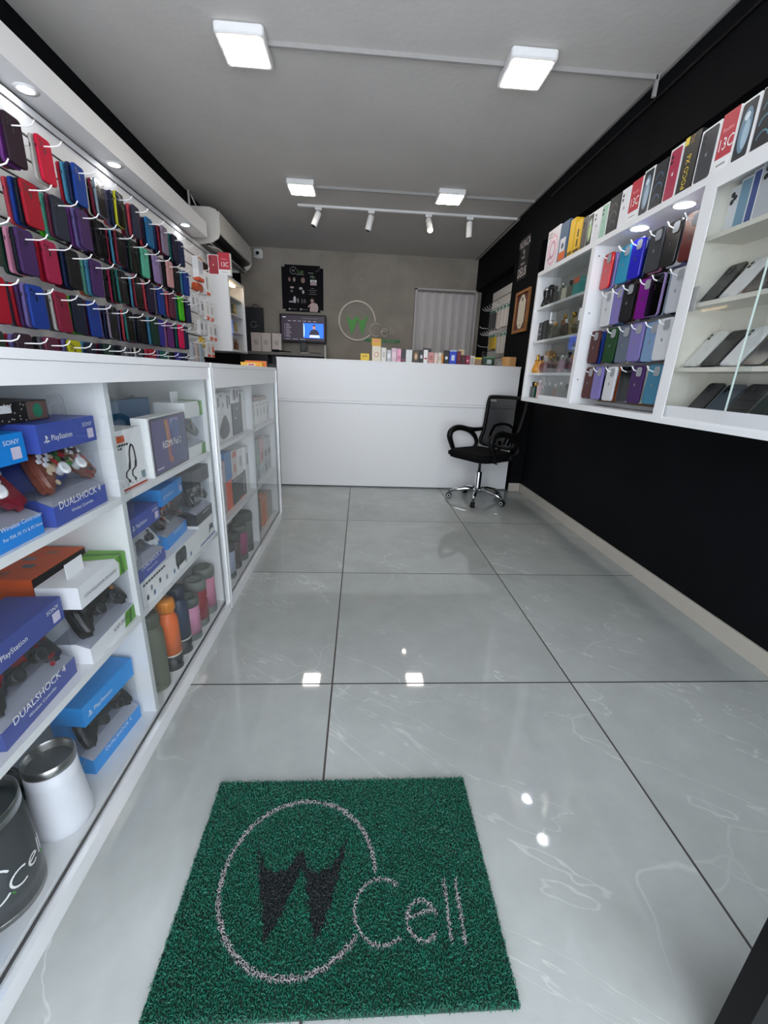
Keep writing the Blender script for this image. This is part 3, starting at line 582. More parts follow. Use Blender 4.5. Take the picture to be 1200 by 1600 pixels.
# phone boxes on the cabinet beneath the air conditioner, facing the entrance
front_box('phone_box', 3.57, -1.505, -1.395, 2.1205, 0.19, 0.05, CARD, 'white phone box picturing a red phone, left of the red 13C box', 'phone box', None, phone_back('a82a38', 'v', True), 0)
front_box('phone_box', 3.54, -1.388, -1.272, 2.1205, 0.205, 0.055, CARD, 'red and white 13C phone box on the wall cabinet beneath the air conditioner', 'phone box', None, A_redmi, 0)

# ================================================================ right display unit
XF = 1.42; ZB, ZT = 1.045, 1.98
def case_body(t, y0, y1, xb, mback, shelves, open_front=False, z0=ZB, side=True, lin_=WHITE):
    b = MB(); D = XR-0.002-XF
    b.box(0, D, y0, y1, ZB-ZB, 0.03, WHITE).box(0, D, y0, y1, ZT-ZB-0.028, ZT-ZB, WHITE)
    b.box(0, D, y0, y0+0.02, 0.03, ZT-ZB-0.028, lin_).box(0, D, y1-0.02, y1, 0.03, ZT-ZB-0.028, lin_)
    b.box(xb-XF, D, y0+0.02, y1-0.02, 0.03, ZT-ZB-0.028, mback)
    b.build('cabinet_body', t)
    for z in shelves: MB().box(0.02, xb-XF, y0+0.02, y1-0.02, z-0.017-ZB, z-ZB, lin_).build('shelf', t)
tF = thing('display_cabinet', 'white wall display cabinet with sliding glass holding perfumes, farthest on the black wall', 'cabinet', (XF, 0, ZB))
case_body(tF, 1.297, 2.105, 1.60, mat('grey_backboard', 'b9bab4', 0.5), (1.735, 1.497, 1.262))
MB().box(0.004, 0.010, 1.32, 1.76, 0.055, ZT-ZB-0.034, GLASS).build('sliding_glass', tF); MB().box(0.013, 0.019, 1.33, 2.083-0.25, 0.055, ZT-ZB-0.034, GLASS).build('sliding_glass', tF)
MB().box(0.0, 0.012, 1.32, 1.77, 0.031, 0.06, ALU).box(-0.002, 0.004, 1.752, 1.768, 0.55, 0.62, ALU).box(-0.002, 0.004, 1.325, 1.34, 0.52, 0.59, ALU).build('sliding_rail', tF)
tM = thing('display_cabinet', 'white open wall cabinet with downlights and hooks of phone cases, between two glass cabinets', 'cabinet', (XF, 0, ZB))
b = MB(); D = XR-0.002-XF
b.box(0, D, 0.455, 1.296, 0, 0.03, WHITE).box(0, D, 0.455, 1.296, ZT-ZB-0.028, ZT-ZB, WHITE).box(0, D, 0.455, 0.475, 0.03, ZT-ZB-0.028, WHITE).box(0, D, 1.276, 1.296, 0.03, ZT-ZB-0.028, WHITE)
b.build('cabinet_body', tM)
b = MB().box(1.603-XF, D, 0.476, 1.275, 0.031, 0.9065, mat('rail_brown', '8a6a48', 0.4)); prev = 0.9065
for k in range(8):
    g = 0.8895-0.107*k; b.box(1.60-XF, 1.603-XF, 0.476, 1.275, g+0.004, prev, WHITE); prev = g-0.004
b.box(1.60-XF, 1.603-XF, 0.476, 1.275, 0.072, prev, WHITE).box(1.60-XF, 1.603-XF, 0.476, 1.275, 0.031, 0.05, WHITE); b.build('slat_back', tM)
for y in (0.655, 0.96):
    s = MB().lathe([(0.045, 0.001), (0.05, -0.003), (0.04, -0.005)], (0.045+0.008, y, ZT-ZB-0.028), WMETAL, 20).build('downlight', tM)
    MB().lathe([(0.04, -0.0055), (0, -0.006)], (0.053, y, ZT-ZB-0.028), DL, 20).build('light_disc', s)
b = MB()
for z in (1.90, 1.60, 1.22): b.slab(circ(0.03, z-ZB, 0.005, 8), (0, 1.2758, 0), X3, Z3, 0, INKG)
b.build('shelf_pin_holes', tM)
tN = thing('display_cabinet', 'white wall display cabinet with sliding glass holding phones, nearest the shop entrance', 'cabinet', (XF, 0, ZB))
case_body(tN, -0.78, 0.454, 1.605, CREAM, (1.765, 1.525, 1.278), lin_=CREAM)
MB().box(-0.003, 0, 0.405, 0.454, 0, ZT-ZB, WHITE).box(-0.003, 0, -0.78, 0.405, ZT-ZB-0.06, ZT-ZB, WHITE).box(-0.003, 0, -0.78, 0.405, 0, 0.022, WHITE).build('face_frame', tN)
MB().box(0.012, 0.018, 0.05, 0.435, 0.05, ZT-ZB-0.06, GLASS).build('sliding_glass', tN); MB().box(0.002, 0.008, -0.75, 0.095, 0.05, ZT-ZB-0.06, GLASS).box(0.0015, 0.0085, 0.095, 0.0965, 0.05, ZT-ZB-0.06, mat('glass_edge', 'cfe0d8', 0.2)).build('sliding_glass', tN)
MB().box(0.010, 0.02, 0.096, 0.435, 0.03, 0.078, ALU).box(0.0, 0.009, -0.75, 0.096, 0.03, 0.078, ALU).build('sliding_rail', tN)
MB().box(0.008, 0.012, 0.385, 0.415, 0.45, 0.54, C('9a9b99', 0.3)).build('finger_pull', tN)

PG = 'phone boxes lined up on the right display unit'
TOPS = [(2.03, 1.84, .245, 'e4dfe2', A_swirl, 'pale box with pink swirl, farthest box on top of the right display unit'),
 (1.825, 1.70, .235, '3f5f7e', A_photo, 'blue box with small photo, beside the pale pink swirl box'),
 (1.68, 1.61, .215, 'e0b722', A_stripe('6a5510'), 'yellow box beside the blue photo box'),
 (1.60, 1.515, .18, 'e2b624', A_stripe('4a3c10', 'POCO'), 'yellow phone box with dark lettering beside a plain yellow box'),
 (1.505, 1.445, .175, '6b6560', phone_back('57514d', 't', False), 'grey brown phone box beside the lettered yellow box'),
 (1.44, 1.375, .17, CARD, A_sphere('8fa880', 'c0d49a'), 'white phone box showing a green disc on a dark screen'),
 (1.37, 1.298, .17, CARD, phone_back('dfe0e4', 'v'), 'all white phone box between green disc box and mint box'),
 (1.29, 1.225, .17, CARD, phone_back('9cc4b0', 'v'), 'white phone box picturing a mint green phone'),
 (1.217, 1.115, .175, '26282c', A_rings('5b5f63'), 'dark phone box with grey rings beside the mint phone box'),
 (1.107, 1.03, .175, CARD, phone_back('e3e4e8', 'v'), 'all white phone box beside the farther red 13C box'),
 (1.023, 0.94, .18, CARD, A_redmi, 'red and white 13C phone box, the farther one on top of the right display unit'),
 (0.932, 0.857, .19, CARD, A_sphere('7d94a8', 'a8bccb'), 'white phone box with blue planet, right beside the farther red 13C box'),
 (0.852, 0.765, .185, '22252b', A_rings('4a6a90'), 'dark phone box with blue rings beside a phone box picturing a red phone'),
 (0.758, 0.68, .20, CARD, phone_back('a81f48', 'v'), 'white phone box picturing a crimson red phone beside the black box'),
 (0.673, 0.585, .205, '16171a', A_poco, 'black phone box with yellow POCO X6 lettering'),
 (0.577, 0.482, .185, CARD, phone_back('33363d', 'v'), 'white phone box picturing a charcoal phone beside the black lettered box'),
 (0.474, 0.40, .19, CARD, A_redmi, 'red and white 13C phone box, the nearer one on top of the right display unit'),
 (0.392, 0.318, .185, CARD, A_sphere('6d8ca0', 'a3bccb'), 'white phone box with blue planet, beside the nearer red 13C box'),
 (0.309, 0.228, .185, CARD, A_rings('5f8ea0'), 'white framed phone box with dark ringed picture near the entrance'),
 (0.22, 0.14, .185, CARD, phone_back('33363d', 't'), 'white phone box picturing a charcoal phone, nearest the entrance')]
for (y1, y0, h_, c_, art, lb) in TOPS: front_box('phone_box', XF+0.012, y0, y1, ZT+0.0005, h_, 0.05, c_, lb, 'phone box', PG, art)

# inside the near cabinet
IG = 'phone boxes on the top shelf of the phone cabinet'
for (y1, y0, x, c_, art, lb, hh) in ((0.43, 0.375, 1.50, CARD, phone_back('e3e4e8', 't', False), 'plain white phone box at the far end of the glass phone cabinet top shelf', .165),
 (0.372, 0.315, 1.485, CARD, phone_back('7fa3b8', 'n', False), 'white phone box picturing a pale blue screen, second on the phone cabinet top shelf', .17),
 (0.312, 0.27, 1.475, CARD, phone_back('3d5290', 'n', False, .7), 'white phone box showing a narrow dark blue phone on the phone cabinet top shelf', .175),
 (0.267, 0.165, 1.465, CARD, phone_back('b9bcc0', 't', True, .9), 'white phone box picturing a silver phone with three large lenses', .185),
 (0.15, 0.07, 1.46, CARD, phone_back('2c2540', 'n', False, .9), 'white phone box picturing a dark violet screen beside the silver phone box', .18)):
    front_box('phone_box', x, y0, y1, 1.7655, hh, 0.045, c_, lb, 'phone box', IG, art)
MM = {}
def phone(y, z, col, label, group, lens=3, x=1.463, tilt=0.66, ang=0.0):
    t = thing('smartphone', label, 'smartphone', (x, y, z), ang, group)
    R = Matrix.Rotation(tilt, 3, 'Y')
    n = -X3
    b = MB().slab(rrect(0.084, 0.172, 0.014, 4, 0, 0.090), (0, 0, 0.0), -Y3, Z3, 0.0095, C(col, 0.25)); b.rot(R); b.build('phone_body', t, (0.004, 0, 0.004), bevel=0.0015)
    b = MB()
    if lens:
        b.slab(rrect(0.036, 0.038, 0.009, 3, -0.019, 0.148), (-0.002, 0, 0), -Y3, Z3, 0.002, C(col, 0.35))
        for (a, c) in ((-0.027, 0.156), (-0.027, 0.140), (-0.012, 0.148))[:lens]: b.slab(circ(a, c, 0.0065, 12), (-0.004, 0, 0), -Y3, Z3, 0.002, HOLE)
        b.rot(R); b.build('camera_lenses', t, (0.004, 0, 0.004))
    s = MB().box(-0.014, 0.075, -0.03, 0.03, 0.0, 0.003, CLEAR).add([(0.012, -0.025, 0.003), (0.012, 0.025, 0.003), (0.078, 0.025, 0.085), (0.078, -0.025, 0.085)], [(0, 1, 2, 3)], CLEAR).box(-0.014, -0.012, -0.03, 0.03, 0, 0.014, CLEAR); s.build('acrylic_stand', t)
    return t
SH = [(1.5255, 'upper', [(0.385, '242427', 'black'), (0.285, 'dcdcdc', 'white'), (0.185, '3a3436', 'dark brown'), (0.085, '6a6c72', 'grey'), (-0.015, '1b1c20', 'black')]),
      (1.2785, 'middle', [(0.385, 'd9d8d4', 'white'), (0.295, '1f2023', 'black'), (0.195, 'dfe0e0', 'white'), (0.095, '3e4044', 'charcoal'), (-0.005, 'd5d6d6', 'white'), (-0.105, '28292c', 'black')]),
      (1.0755, 'bottom', [(0.33, '2e3033', 'charcoal'), (0.235, '46525e', 'slate blue'), (0.135, '2a2b2e', 'black'), (0.035, '1d2b2a', 'dark green'), (-0.065, '161719', 'black'), (-0.165, 'd0d2d4', 'silver')])]
for z, nm, L in SH:
    for k, (y, c_, cn) in enumerate(L):
        phone(y, z, c_, '%s phone leaning on a clear stand, %s from the far end, %s phone shelf' % (cn, ORD[k], nm), 'phones on clear stands in the glass cabinet', 3 if (k+len(nm)) % 2 else 2, tilt=0.62+0.03*(k % 2))

# perfumes
def bottle(x, y, z, prof, mbody, mcap, label, group, n=16, kc=2, flat=1.0):
    t = thing('perfume_bottle', label, 'perfume bottle', (x, y, z), 0, group)
    b = MB().lathe(prof[:-kc+0 or None] if kc else prof, (0, 0, 0), mbody, n); c = MB().lathe(prof[-kc-1:], (0, 0, 0), mcap, n)
    for q in (b, c): q.v = [(v[0]*flat, v[1], v[2]) for v in q.v]
    b.build('bottle_body', t); c.build('bottle_cap', t); return t
def rect_bottle(x, y, z, w_, d_, h_, mb, mc, label, group):
    t = thing('perfume_bottle', label, 'perfume bottle', (x, y, z), 0, group)
    MB().box(-d_/2, d_/2, -w_/2, w_/2, 0, h_, mb).build('bottle_body', t, bevel=0.003)
    MB().lathe([(w_*.16, h_), (w_*.16, h_+0.008), (w_*.26, h_+0.009), (w_*.26, h_+0.034), (0, h_+0.035)], (0, 0, 0), mc, 12).build('bottle_cap', t); return t
GOLD = mat('gold', 'c99a3e', 0.2, 0.9); LG = glass_mat('perfume_glass', 'd8dcd4', 2.0, 0.04); PK = glass_mat('pink_glass', 'd8b0bc', 1.8, 0.04); GLB = C('0e0f12', 0.15)
hour = [(0.034, 0), (0.032, 0.02), (0.020, 0.06), (0.026, 0.10), (0.028, 0.115), (0.026, 0.125), (0.018, 0.14), (0, 0.145)]
curvy = [(0.030, 0), (0.036, 0.02), (0.028, 0.055), (0.016, 0.072), (0.022, 0.09), (0.008, 0.108), (0.012, 0.118), (0.010, 0.135), (0, 0.138)]
roundb = [(0.026, 0), (0.040, 0.02), (0.043, 0.045), (0.034, 0.07), (0.010, 0.082), (0.014, 0.085), (0.014, 0.11), (0, 0.111)]
P1 = 'perfumes on the upper perfume shelf'; P2 = 'perfumes on the middle perfume shelf'; P3 = 'perfumes on the lower perfume shelf'; P4 = 'perfumes on the bottom perfume board'
X1 = 1.485
bottle(X1, 2.045, 1.7355, hour, GLB, CHROME, 'black hourglass perfume bottle with round chrome cap on the upper shelf', P1, kc=3)
bottle(X1, 1.965, 1.7355, hour, GLB, GLB, 'black hourglass perfume bottle with black cap behind the sliding glass', P1, kc=3)
rect_bottle(X1, 1.89, 1.7355, 0.05, 0.03, 0.085, SMOKE, GLB, 'smoky flat perfume bottle, third on the upper perfume shelf', P1)
rect_bottle(X1+.02, 1.82, 1.7355, 0.045, 0.03, 0.10, LG, CHROME, 'clear flat perfume bottle with silver cap on the upper perfume shelf', P1)
front_box('perfume_box', 1.48, 1.71, 1.775, 1.7355, 0.085, 0.04, 'cfc9b8', 'small cream perfume box on the upper perfume shelf', 'perfume box', P1)
rect_bottle(X1, 1.655, 1.7355, 0.045, 0.03, 0.08, LG, GLB, 'clear perfume bottle with black cap beside the teal box', P1)
front_box('perfume_box', 1.475, 1.52, 1.60, 1.7355, 0.115, 0.04, '4fa8a2', 'teal perfume box with orange top on the upper perfume shelf', 'perfume box', P1, lambda b, u, n, w, h, d: b.slab([(-w/2, h*.7), (w/2, h*.7), (w/2, h), (-w/2, h)], n*0.0006, u, Z3, 0, C('d8663a')))
front_box('perfume_box', 1.475, 2.01, 2.082, 1.4975, 0.135, 0.05, '141416', 'black perfume box with silver marks at the far end of the middle shelf', 'perfume box', P2, lambda b, u, n, w, h, d: (b.bars(n*0.0004+Z3*h*.35, u, Z3, .04, .008, C('b8b4ac'), align='c'), b.slab(circ(0, h*.65, .014, 10, ry=.006), n*0.001, u, Z3, 0, C('a8a49c'))))
front_box('perfume_box', 1.475, 1.935, 1.995, 1.4975, 0.14, 0.05, '0f0f11', 'black perfume box, second on the middle perfume shelf', 'perfume box', P2)
rect_bottle(X1, 1.875, 1.4975, 0.05, 0.03, 0.09, SMOKE, CHROME, 'smoky perfume bottle with silver cap on the middle perfume shelf', P2)
bottle(X1, 1.80, 1.4975, roundb, LG, GOLD, 'round clear perfume bottle with gold cap on the middle shelf', P2, kc=3)
rect_bottle(X1+.02, 1.71, 1.4975, 0.055, 0.03, 0.12, TINTG, GOLD, 'tall amber perfume bottle with gold cap on the middle shelf', P2)
bottle(X1, 1.625, 1.4975, roundb, SMOKE, CHROME, 'round smoky perfume bottle with silver cap on the middle shelf', P2, kc=3)
rect_bottle(X1, 1.535, 1.4975, 0.055, 0.03, 0.11, C('9a8a5c', 0.2), GOLD, 'olive gold flat perfume bottle on the middle perfume shelf', P2)
bottle(X1, 1.455, 1.4975, roundb, LG, CHROME, 'round clear perfume bottle with silver cap at the near end of middle shelf', P2, kc=3)
bottle(X1, 2.035, 1.2625, curvy, C('c98a2c', 0.12), GOLD, 'curvy golden perfume bottle at the far end of the lower perfume shelf', P3, kc=4)
front_box('perfume_box', 1.54, 1.965, 2.04, 1.2625, 0.165, 0.04, 'b98346', 'tan perfume box behind the curvy golden bottle', 'perfume box', P3)
rect_bottle(X1, 1.955, 1.2625, 0.05, 0.03, 0.09, C('d69a35', 0.12), GLB, 'amber perfume bottle with black cap on the lower perfume shelf', P3)
for k, (y, m_, cp, nm) in enumerate(((1.88, PK, CHROME, 'pink'), (1.81, PK, GOLD, 'rosy'), (1.74, LG, GOLD, 'clear'), (1.67, PK, GLB, 'pink black-capped'), (1.60, C('8a5a74', 0.15), CHROME, 'mauve'), (1.53, LG, GLB, 'clear black-capped'), (1.45, PK, GOLD, 'pale pink gold-capped'))):
    (rect_bottle(X1+0.01*(k % 2), y, 1.2625, 0.045, 0.03, 0.075+0.012*(k % 3), m_, cp, nm+' perfume bottle, %s from the far end of the lower shelf' % ORD[k+2], P3) if k % 3 else bottle(X1, y, 1.2625, roundb, m_, cp, nm+' round perfume bottle, %s from the far end of the lower shelf' % ORD[k+2], P3, kc=3))
rect_bottle(X1, 2.05, 1.0755, 0.045, 0.03, 0.085, C('2a2c2e', 0.15), GLB, 'dark grey perfume bottle at the far end of the bottom board', P4)
rect_bottle(X1-.005, 1.985, 1.0755, 0.05, 0.03, 0.08, C('0f4034', 0.12), GOLD, 'dark green perfume bottle with gold cap on the bottom board', P4)
rect_bottle(X1, 1.915, 1.0755, 0.045, 0.03, 0.10, C('d9b8bc', 0.3), C('d9b8bc', 0.3), 'pale pink perfume bottle beside the dark green bottle', P4)
for k, (y, m_, cp, nm) in enumerate(((1.82, LG, CHROME, 'clear'), (1.74, SMOKE, CHROME, 'smoky'), (1.64, TINTG, CHROME, 'amber'), (1.56, LG, CHROME, 'clear'), (1.47, SMOKE, GLB, 'smoky'))):
    rect_bottle(X1, y, 1.0755, 0.05, 0.03, 0.08+0.015*(k % 2), m_, cp, nm+' perfume bottle, %s behind the glass of the bottom board' % ORD[k], P4)

# ================================================================ left glass display counters
LX = -0.57; LB = -0.96; LT = 1.224
def counter(name, label, y0, y1, ydiv, fas):
    t = thing(name, label, 'display counter', (LX, 0, 0))
    b = MB(); D = LB-LX
    b.box(D, 0.006, y0, y1, LT-0.02, LT, WHITE)                       # top board
    b.box(-0.02, 0.004, y0, y1, fas, LT-0.021, WHITE)                 # fascia
    b.box(D, -0.018, y0, y1, 0.045, 0.07, WHITE)
    for (a, c) in ((y0, y0+0.02), (y1-0.02, y1)): b.box(D+0.012, -0.02, a, c, 0.07, LT-0.021, WHITE)
    b.box(D, D+0.012, y0, y1, 0.07, LT-0.021, WHITE)
    b.box(D+0.02, -0.03, y0+0.01, y1-0.01, 0.0, 0.045, WHITE)
    b.build('counter_body', t)
    MB().box(D+0.012, -0.02, ydiv-0.011, ydiv+0.011, 0.07, LT-0.021, WHITE).build('divider', t)
    for (a, c) in ((y0+0.02, ydiv-0.011), (ydiv+0.011, y1-0.02)):
        for z in (0.84, 0.45): MB().box(D+0.012, -0.02, a, c, z-0.021, z, WHITE).build('shelf', t)
    f = MB()
    f.box(-0.016, 0.008, y0, y1, 0.0, 0.052, ALU).box(-0.016, -0.012, y0+0.02, y1-0.02, 0.052, 0.058, BLACKP)
    f.box(-0.004, 0.010, y1-0.014, y1, 0.052, LT-0.02, ALU).box(-0.004, 0.003, y1-0.034, y1-0.020, 0.052, fas, ALU).box(-0.004, 0.010, y0, y0+0.014, 0.052, LT-0.02, ALU)
    f.build('aluminium_frame', t)
    ym = (y0+y1)/2
    MB().box(-0.010, -0.005, y0+0.015, ym+0.03, 0.053, fas, GLASS).build('sliding_glass', t)
    MB().box(-0.002, 0.003, ym-0.03, y1-0.035, 0.053, fas, GLASS).build('sliding_glass', t)
    return t
counter('glass_counter', 'long white glass-fronted counter with game controllers, nearest the shop entrance', -0.975, 0.555, -0.20, 1.156)
counter('glass_counter', 'white glass-fronted counter with headphone boxes, beside the reception desk', 0.572, 2.04, 1.345, 1.115)

def pad(t, col, mats, tilt=-0.35, loc=(0, 0, 0), sc=1.0, art=None):
    """a gamepad facing +x; parts: shell, thumbsticks, buttons"""
    R = Matrix.Rotation(tilt, 3, 'Y')
    half = [(0, .036), (.040, .036), (.050, .042), (.072, .040), (.087, .022), (.096, -.024), (.098, -.048), (.089, -.064), (.071, -.060), (.052, -.032), (.034, -.026), (0, -.024)]
    poly = half+[(-a, c) for a, c in reversed(half[1:-1])]; poly = [(a*sc, c*sc) for a, c in poly][::-1]
    b = MB().slab(poly, (0.012*sc, 0, 0), Y3, Z3, 0.034*sc, col).rot(R)
    o = b.build('game_controller', t, loc, bevel=0.010*sc, seg=3); me = o.data
    q = MB()
    for (a, c) in ((-.032, -.020), (.032, -.020)):
        q.lathe([(0.013*sc, 0.010*sc), (0.009*sc, 0.020*sc), (0.015*sc, 0.024*sc), (0.015*sc, 0.030*sc), (0.011*sc, 0.031*sc), (0.0, 0.028*sc)], (0, a*sc, c*sc), mats[0], 14, 'x')
    q.rot(R).build('thumbsticks', o)
    q = MB()
    for k in range(4):
        a = PI/2*k; cy, cz = .060+.014*math.cos(a), .012+.014*math.sin(a)
        q.lathe([(0.0055*sc, 0.010*sc), (0.0055*sc, 0.016*sc), (0, 0.0165*sc)], (0, cy*sc, cz*sc), mats[1][k % len(mats[1])], 10, 'x')
    for k in range(4):
        a = PI/2*k; q.slab(rrect(0.011*sc, 0.011*sc, 0.003*sc, 2, (-.060+.011*math.cos(a))*sc, (.012+.011*math.sin(a))*sc), (0.0165*sc, 0, 0), Y3, Z3, 0.006*sc, mats[2])
    q.slab(rrect(0.006*sc, 0.014*sc, 0.002, 2, -.036*sc, .022*sc), (0.0155*sc, 0, 0), Y3, Z3, 0.004, mats[2]); q.slab(rrect(0.006*sc, 0.014*sc, 0.002, 2, .036*sc, .022*sc), (0.0155*sc, 0, 0), Y3, Z3, 0.004, mats[2])
    q.rot(R).build('buttons', o)
    if art:
        q = MB(); art(q, sc); q.rot(R).build('shell_print', o)
    return o
def ps_mark(b, o, h, m):
    o = Vector(o)
    b.slab([(0.36*h, 0), (0.36*h, .95*h), (.50*h, .92*h), (.72*h, .80*h), (.74*h, .50*h), (.60*h, .52*h), (.58*h, .70*h), (.52*h, .76*h), (.52*h, .05*h)], o, Y3, Z3, 0, m)
    b.slab([(0, .10*h), (.30*h, .24*h), (.30*h, .36*h), (-.06*h, .22*h)], o, Y3, Z3, 0, m); b.slab([(.58*h, .30*h), (.95*h, .30*h), (1.02*h, .20*h), (.58*h, .08*h), (.58*h, .16*h), (.8*h, .21*h), (.58*h, .22*h)], o, Y3, Z3, 0, m)
def pad_box(x, y0, y1, z, h, d, col, label, group=None, ctop=None, hb=.27, ht=.27, lines=(), top='PlayStation', sony=True, padcol=None, padm=None, art=None, rz=0.0, tag_hook=False, sc=None, extra=None, ink=None, mark=True, tray='b4b6c4'):
    w_ = y1-y0; ink = ink or INKW
    t = thing('controller_box', label, 'controller box', (x, (y0+y1)/2, z), rz, group)
    M = C(col, 0.35, noise=0.03); M2 = C(ctop, 0.35) if ctop else M
    b = MB(); zb, zt = h*hb, h*(1-ht)
    b.box(-d, 0, -w_/2, w_/2, 0, zb*0.75, M); b.add([(-d, -w_/2, zb*.75), (0, -w_/2, zb*.75), (0, w_/2, zb*.75), (-d, w_/2, zb*.75), (-d, -w_/2, zb), (-d*.35, -w_/2, zb), (-d*.35, w_/2, zb), (-d, w_/2, zb)], [(0, 1, 5, 4), (1, 2, 6, 5), (2, 3, 7, 6), (3, 0, 4, 7)], M)
    b.add([(-d+.006, -w_/2+.001, zb+.0004), (-d*.35, -w_/2+.001, zb+.0004), (-d*.35, w_/2-.001, zb+.0004), (-d+.006, w_/2-.001, zb+.0004), (-.001, -w_/2+.001, zb*.76), (-.001, w_/2-.001, zb*.76)], [(0, 1, 2, 3), (1, 4, 5, 2)], C(tray))
    b.box(-d, 0, -w_/2, w_/2, zt, h, M2); b.box(-d, -d+0.006, -w_/2, w_/2, zb, zt, M)
    if lines:
        for (s_, yy, zz, hh, al) in lines: b.text(s_, (0.0004, yy*w_, zz*h), Y3, Z3, hh, ink, al)
    if top:
        k = 0.018
        if mark: ps_mark(b, (0.0012, -w_*.43, h-(h-zt)*.68), k, ink)
        b.text(top, (0.0004, -w_*.43+(k*1.35 if mark else 0), h-(h-zt)*.62), Y3, Z3, 0.0125 if len(top) < 13 else 0.0088, ink)
    if sony:
        b.text('SONY', (0.0004, w_*.44, h-(h-zt)*.36), Y3, Z3, 0.010, ink, 'r', 1.15); b.slab(rrect(0.026, 0.024, .001, 1, w_*.44-.013, h-(h-zt)*.66), (0.0008, 0, 0), Y3, Z3, 0, C('cfc8de'))
    if extra: extra(b, w_, h, d, zb, zt)
    b.build('carton', t)
    q = MB()
    q.box(-0.0015, -0.0005, -w_/2+.001, w_/2-.001, zb*.75, zt, CLEAR).box(-d+.007, -.002, -w_/2+.0005, -w_/2+.0015, zb, zt, CLEAR).box(-d+.007, -.002, w_/2-.0015, w_/2-.0005, zb, zt, CLEAR)
    q.build('clear_window', t)
    sc = sc or min(w_/0.215, (zt-zb)/0.085)
    pad(t, padcol or BLACKP, padm or (C('1c1c1f', .3), [C('1c1c1f', .3)], C('1c1c1f', .3)), loc=(-d*.40, 0, (zb+zt)/2+0.012), sc=sc*1.0, art=art, tilt=-0.52)
    if tag_hook:
        q = MB(); P = lambda yy, zz: (-d*.55, yy+.052, h+zz)
        q.tube([P(-.03, 0), P(-.03, .045), P(-.02, .055), P(.03, .055), P(.04, .045), P(.04, 0)], 0.0014, C('c4c8cc'), 5).tube([P(-.018, .004), P(-.018, .028), P(.0, .036), P(.028, .028), P(.028, .004)], 0.0010, C('c4c8cc'), 5)
        q.build('hang_tab', t)
    return t
WB = [C('f0f0f2', .25)]
def blotches(seed, cols, n=60):
    def f(q, sc):
        r = random.Random(seed)
        for k in range(n):
            a, c = r.uniform(-.076, .076), r.uniform(-.012, .030)
            if abs(a) > .05 and r.random() < .5: c = r.uniform(-.055, .0)
            q.slab(circ(a*sc, c*sc, r.uniform(.005, .012)*sc, 7, ry=r.uniform(.004, .009)*sc), (0.0125*sc+k*0.00006, 0, 0), Y3, Z3, 0, C(cols[k % len(cols)], .25))
    return f
DS = [('DUALSHOCK 4', -.02, .16, .0185, 'c'), ('Wireless Controller', -.02, .08, .008, 'c')]
pad_box(-0.600, -.466, -.250, .8405, .232, .10, '3f52a4', 'navy controller box with multicoloured patterned pad and white buttons on the top shelf', None, lines=DS, padcol=C('7a3f30', .25), padm=(WB[0], WB, WB[0]), art=blotches(3, ['b08a6a', 'c21f2a', '2f5a2c', '5a2a20', '3f8a34', 'd8c0a0', '141414']), tag_hook=True, rz=0.04)
pad_box(-0.600, -.735, -.495, .8405, .222, .11, '1084dc', 'bright blue controller box with dark red pad and white buttons on the top shelf', None, lines=[('DUALSHOCK 4', -.05, .16, .020, 'r'), ('Wireless Controller', .03, .18, .010, 'l'), ('For PS4, PS TV & PS Now', .03, .09, .0075, 'l')], padcol=C('7e1028', .2), padm=(WB[0], WB, WB[0]), rz=0.03)
t = thing('toy_box', 'dark patterned flat box with green medallion lying on top of the two controller boxes', 'box', (-0.645, -.475, 1.0733))
MB().box(-.10, 0, -.125, .125, 0, .044, C('181614')).slab(circ(.092, .022, .014, 14, ry=.016), (0.0012, 0, 0), Y3, Z3, 0, C('2a8a68')).slab(rrect(.062, .040, .002, 1, .092, .022), (0.0006, 0, 0), Y3, Z3, 0, C('6f5c58')).slab(rrect(.036, .016, .001, 1, .0, .030), (0.0012, 0, 0), Y3, Z3, 0, INKW).build('carton', t)
b = MB(); r_ = random.Random(5)
for k in range(40): b.slab(circ(r_.uniform(-.12, .055), r_.uniform(.003, .041), .0022, 6, ry=.0018), (0.0016+.00005*k, 0, 0), Y3, Z3, 0, C('c9c5c0'))
for k in range(14): a = 2*PI*k/14; b.slab(circ(.092+.024*math.cos(a), .022+.018*math.sin(a), .002, 6), (0.0018, 0, 0), Y3, Z3, 0, C('b04a44'))
b.build('printed_dots', t)
# second shelf, left bay
pad_box(-0.612, -.715, -.475, .4505, .218, .12, '3d4c94', 'navy controller box with red and black webbed pad, middle shelf nearest the entrance', None, lines=DS, padcol=C('15171c', .3), art=blotches(8, ['8e1420', '6a0f18', '1d2a4a', 'a01824'], 26), rz=0.05)
def green_corner(b, w, h, d, zb, zt):
    b.slab([(w*.30, zt), (w*.5, zt), (w*.5, h), (w*.24, h), (w*.33, h*.9)], (0.0008, 0, 0), Y3, Z3, 0, C('64a62a'))
    b.slab([(w*.36, zt), (w*.42, zt), (w*.38, h), (w*.33, h)], (0.0014, 0, 0), Y3, Z3, 0, C('3f7a1c'))
    b.slab([(w*.22, 0), (w*.5, 0), (w*.5, zb*.75), (w*.27, zb*.75)], (0.0008, 0, 0), Y3, Z3, 0, C('5a9c26')); b.slab([(w*.34, 0), (w*.39, 0), (w*.42, zb*.75), (w*.37, zb*.75)], (0.0014, 0, 0), Y3, Z3, 0, C('2f6416'))
    b.slab([(-d, w*.15), (0, w*.25), (0, w*.5), (-d, w*.5)], (0, 0, h+.0008), X3, Y3, 0, C('6aa832')); b.slab([(-d, w*.30), (0, w*.36), (0, w*.42), (-d, w*.38)], (0, 0, h+.0012), X3, Y3, 0, C('3f7a1c'))
    b.box(-d*.5-.001, -d*.5+.001, -.07, .0, h, h+.04, CARD)
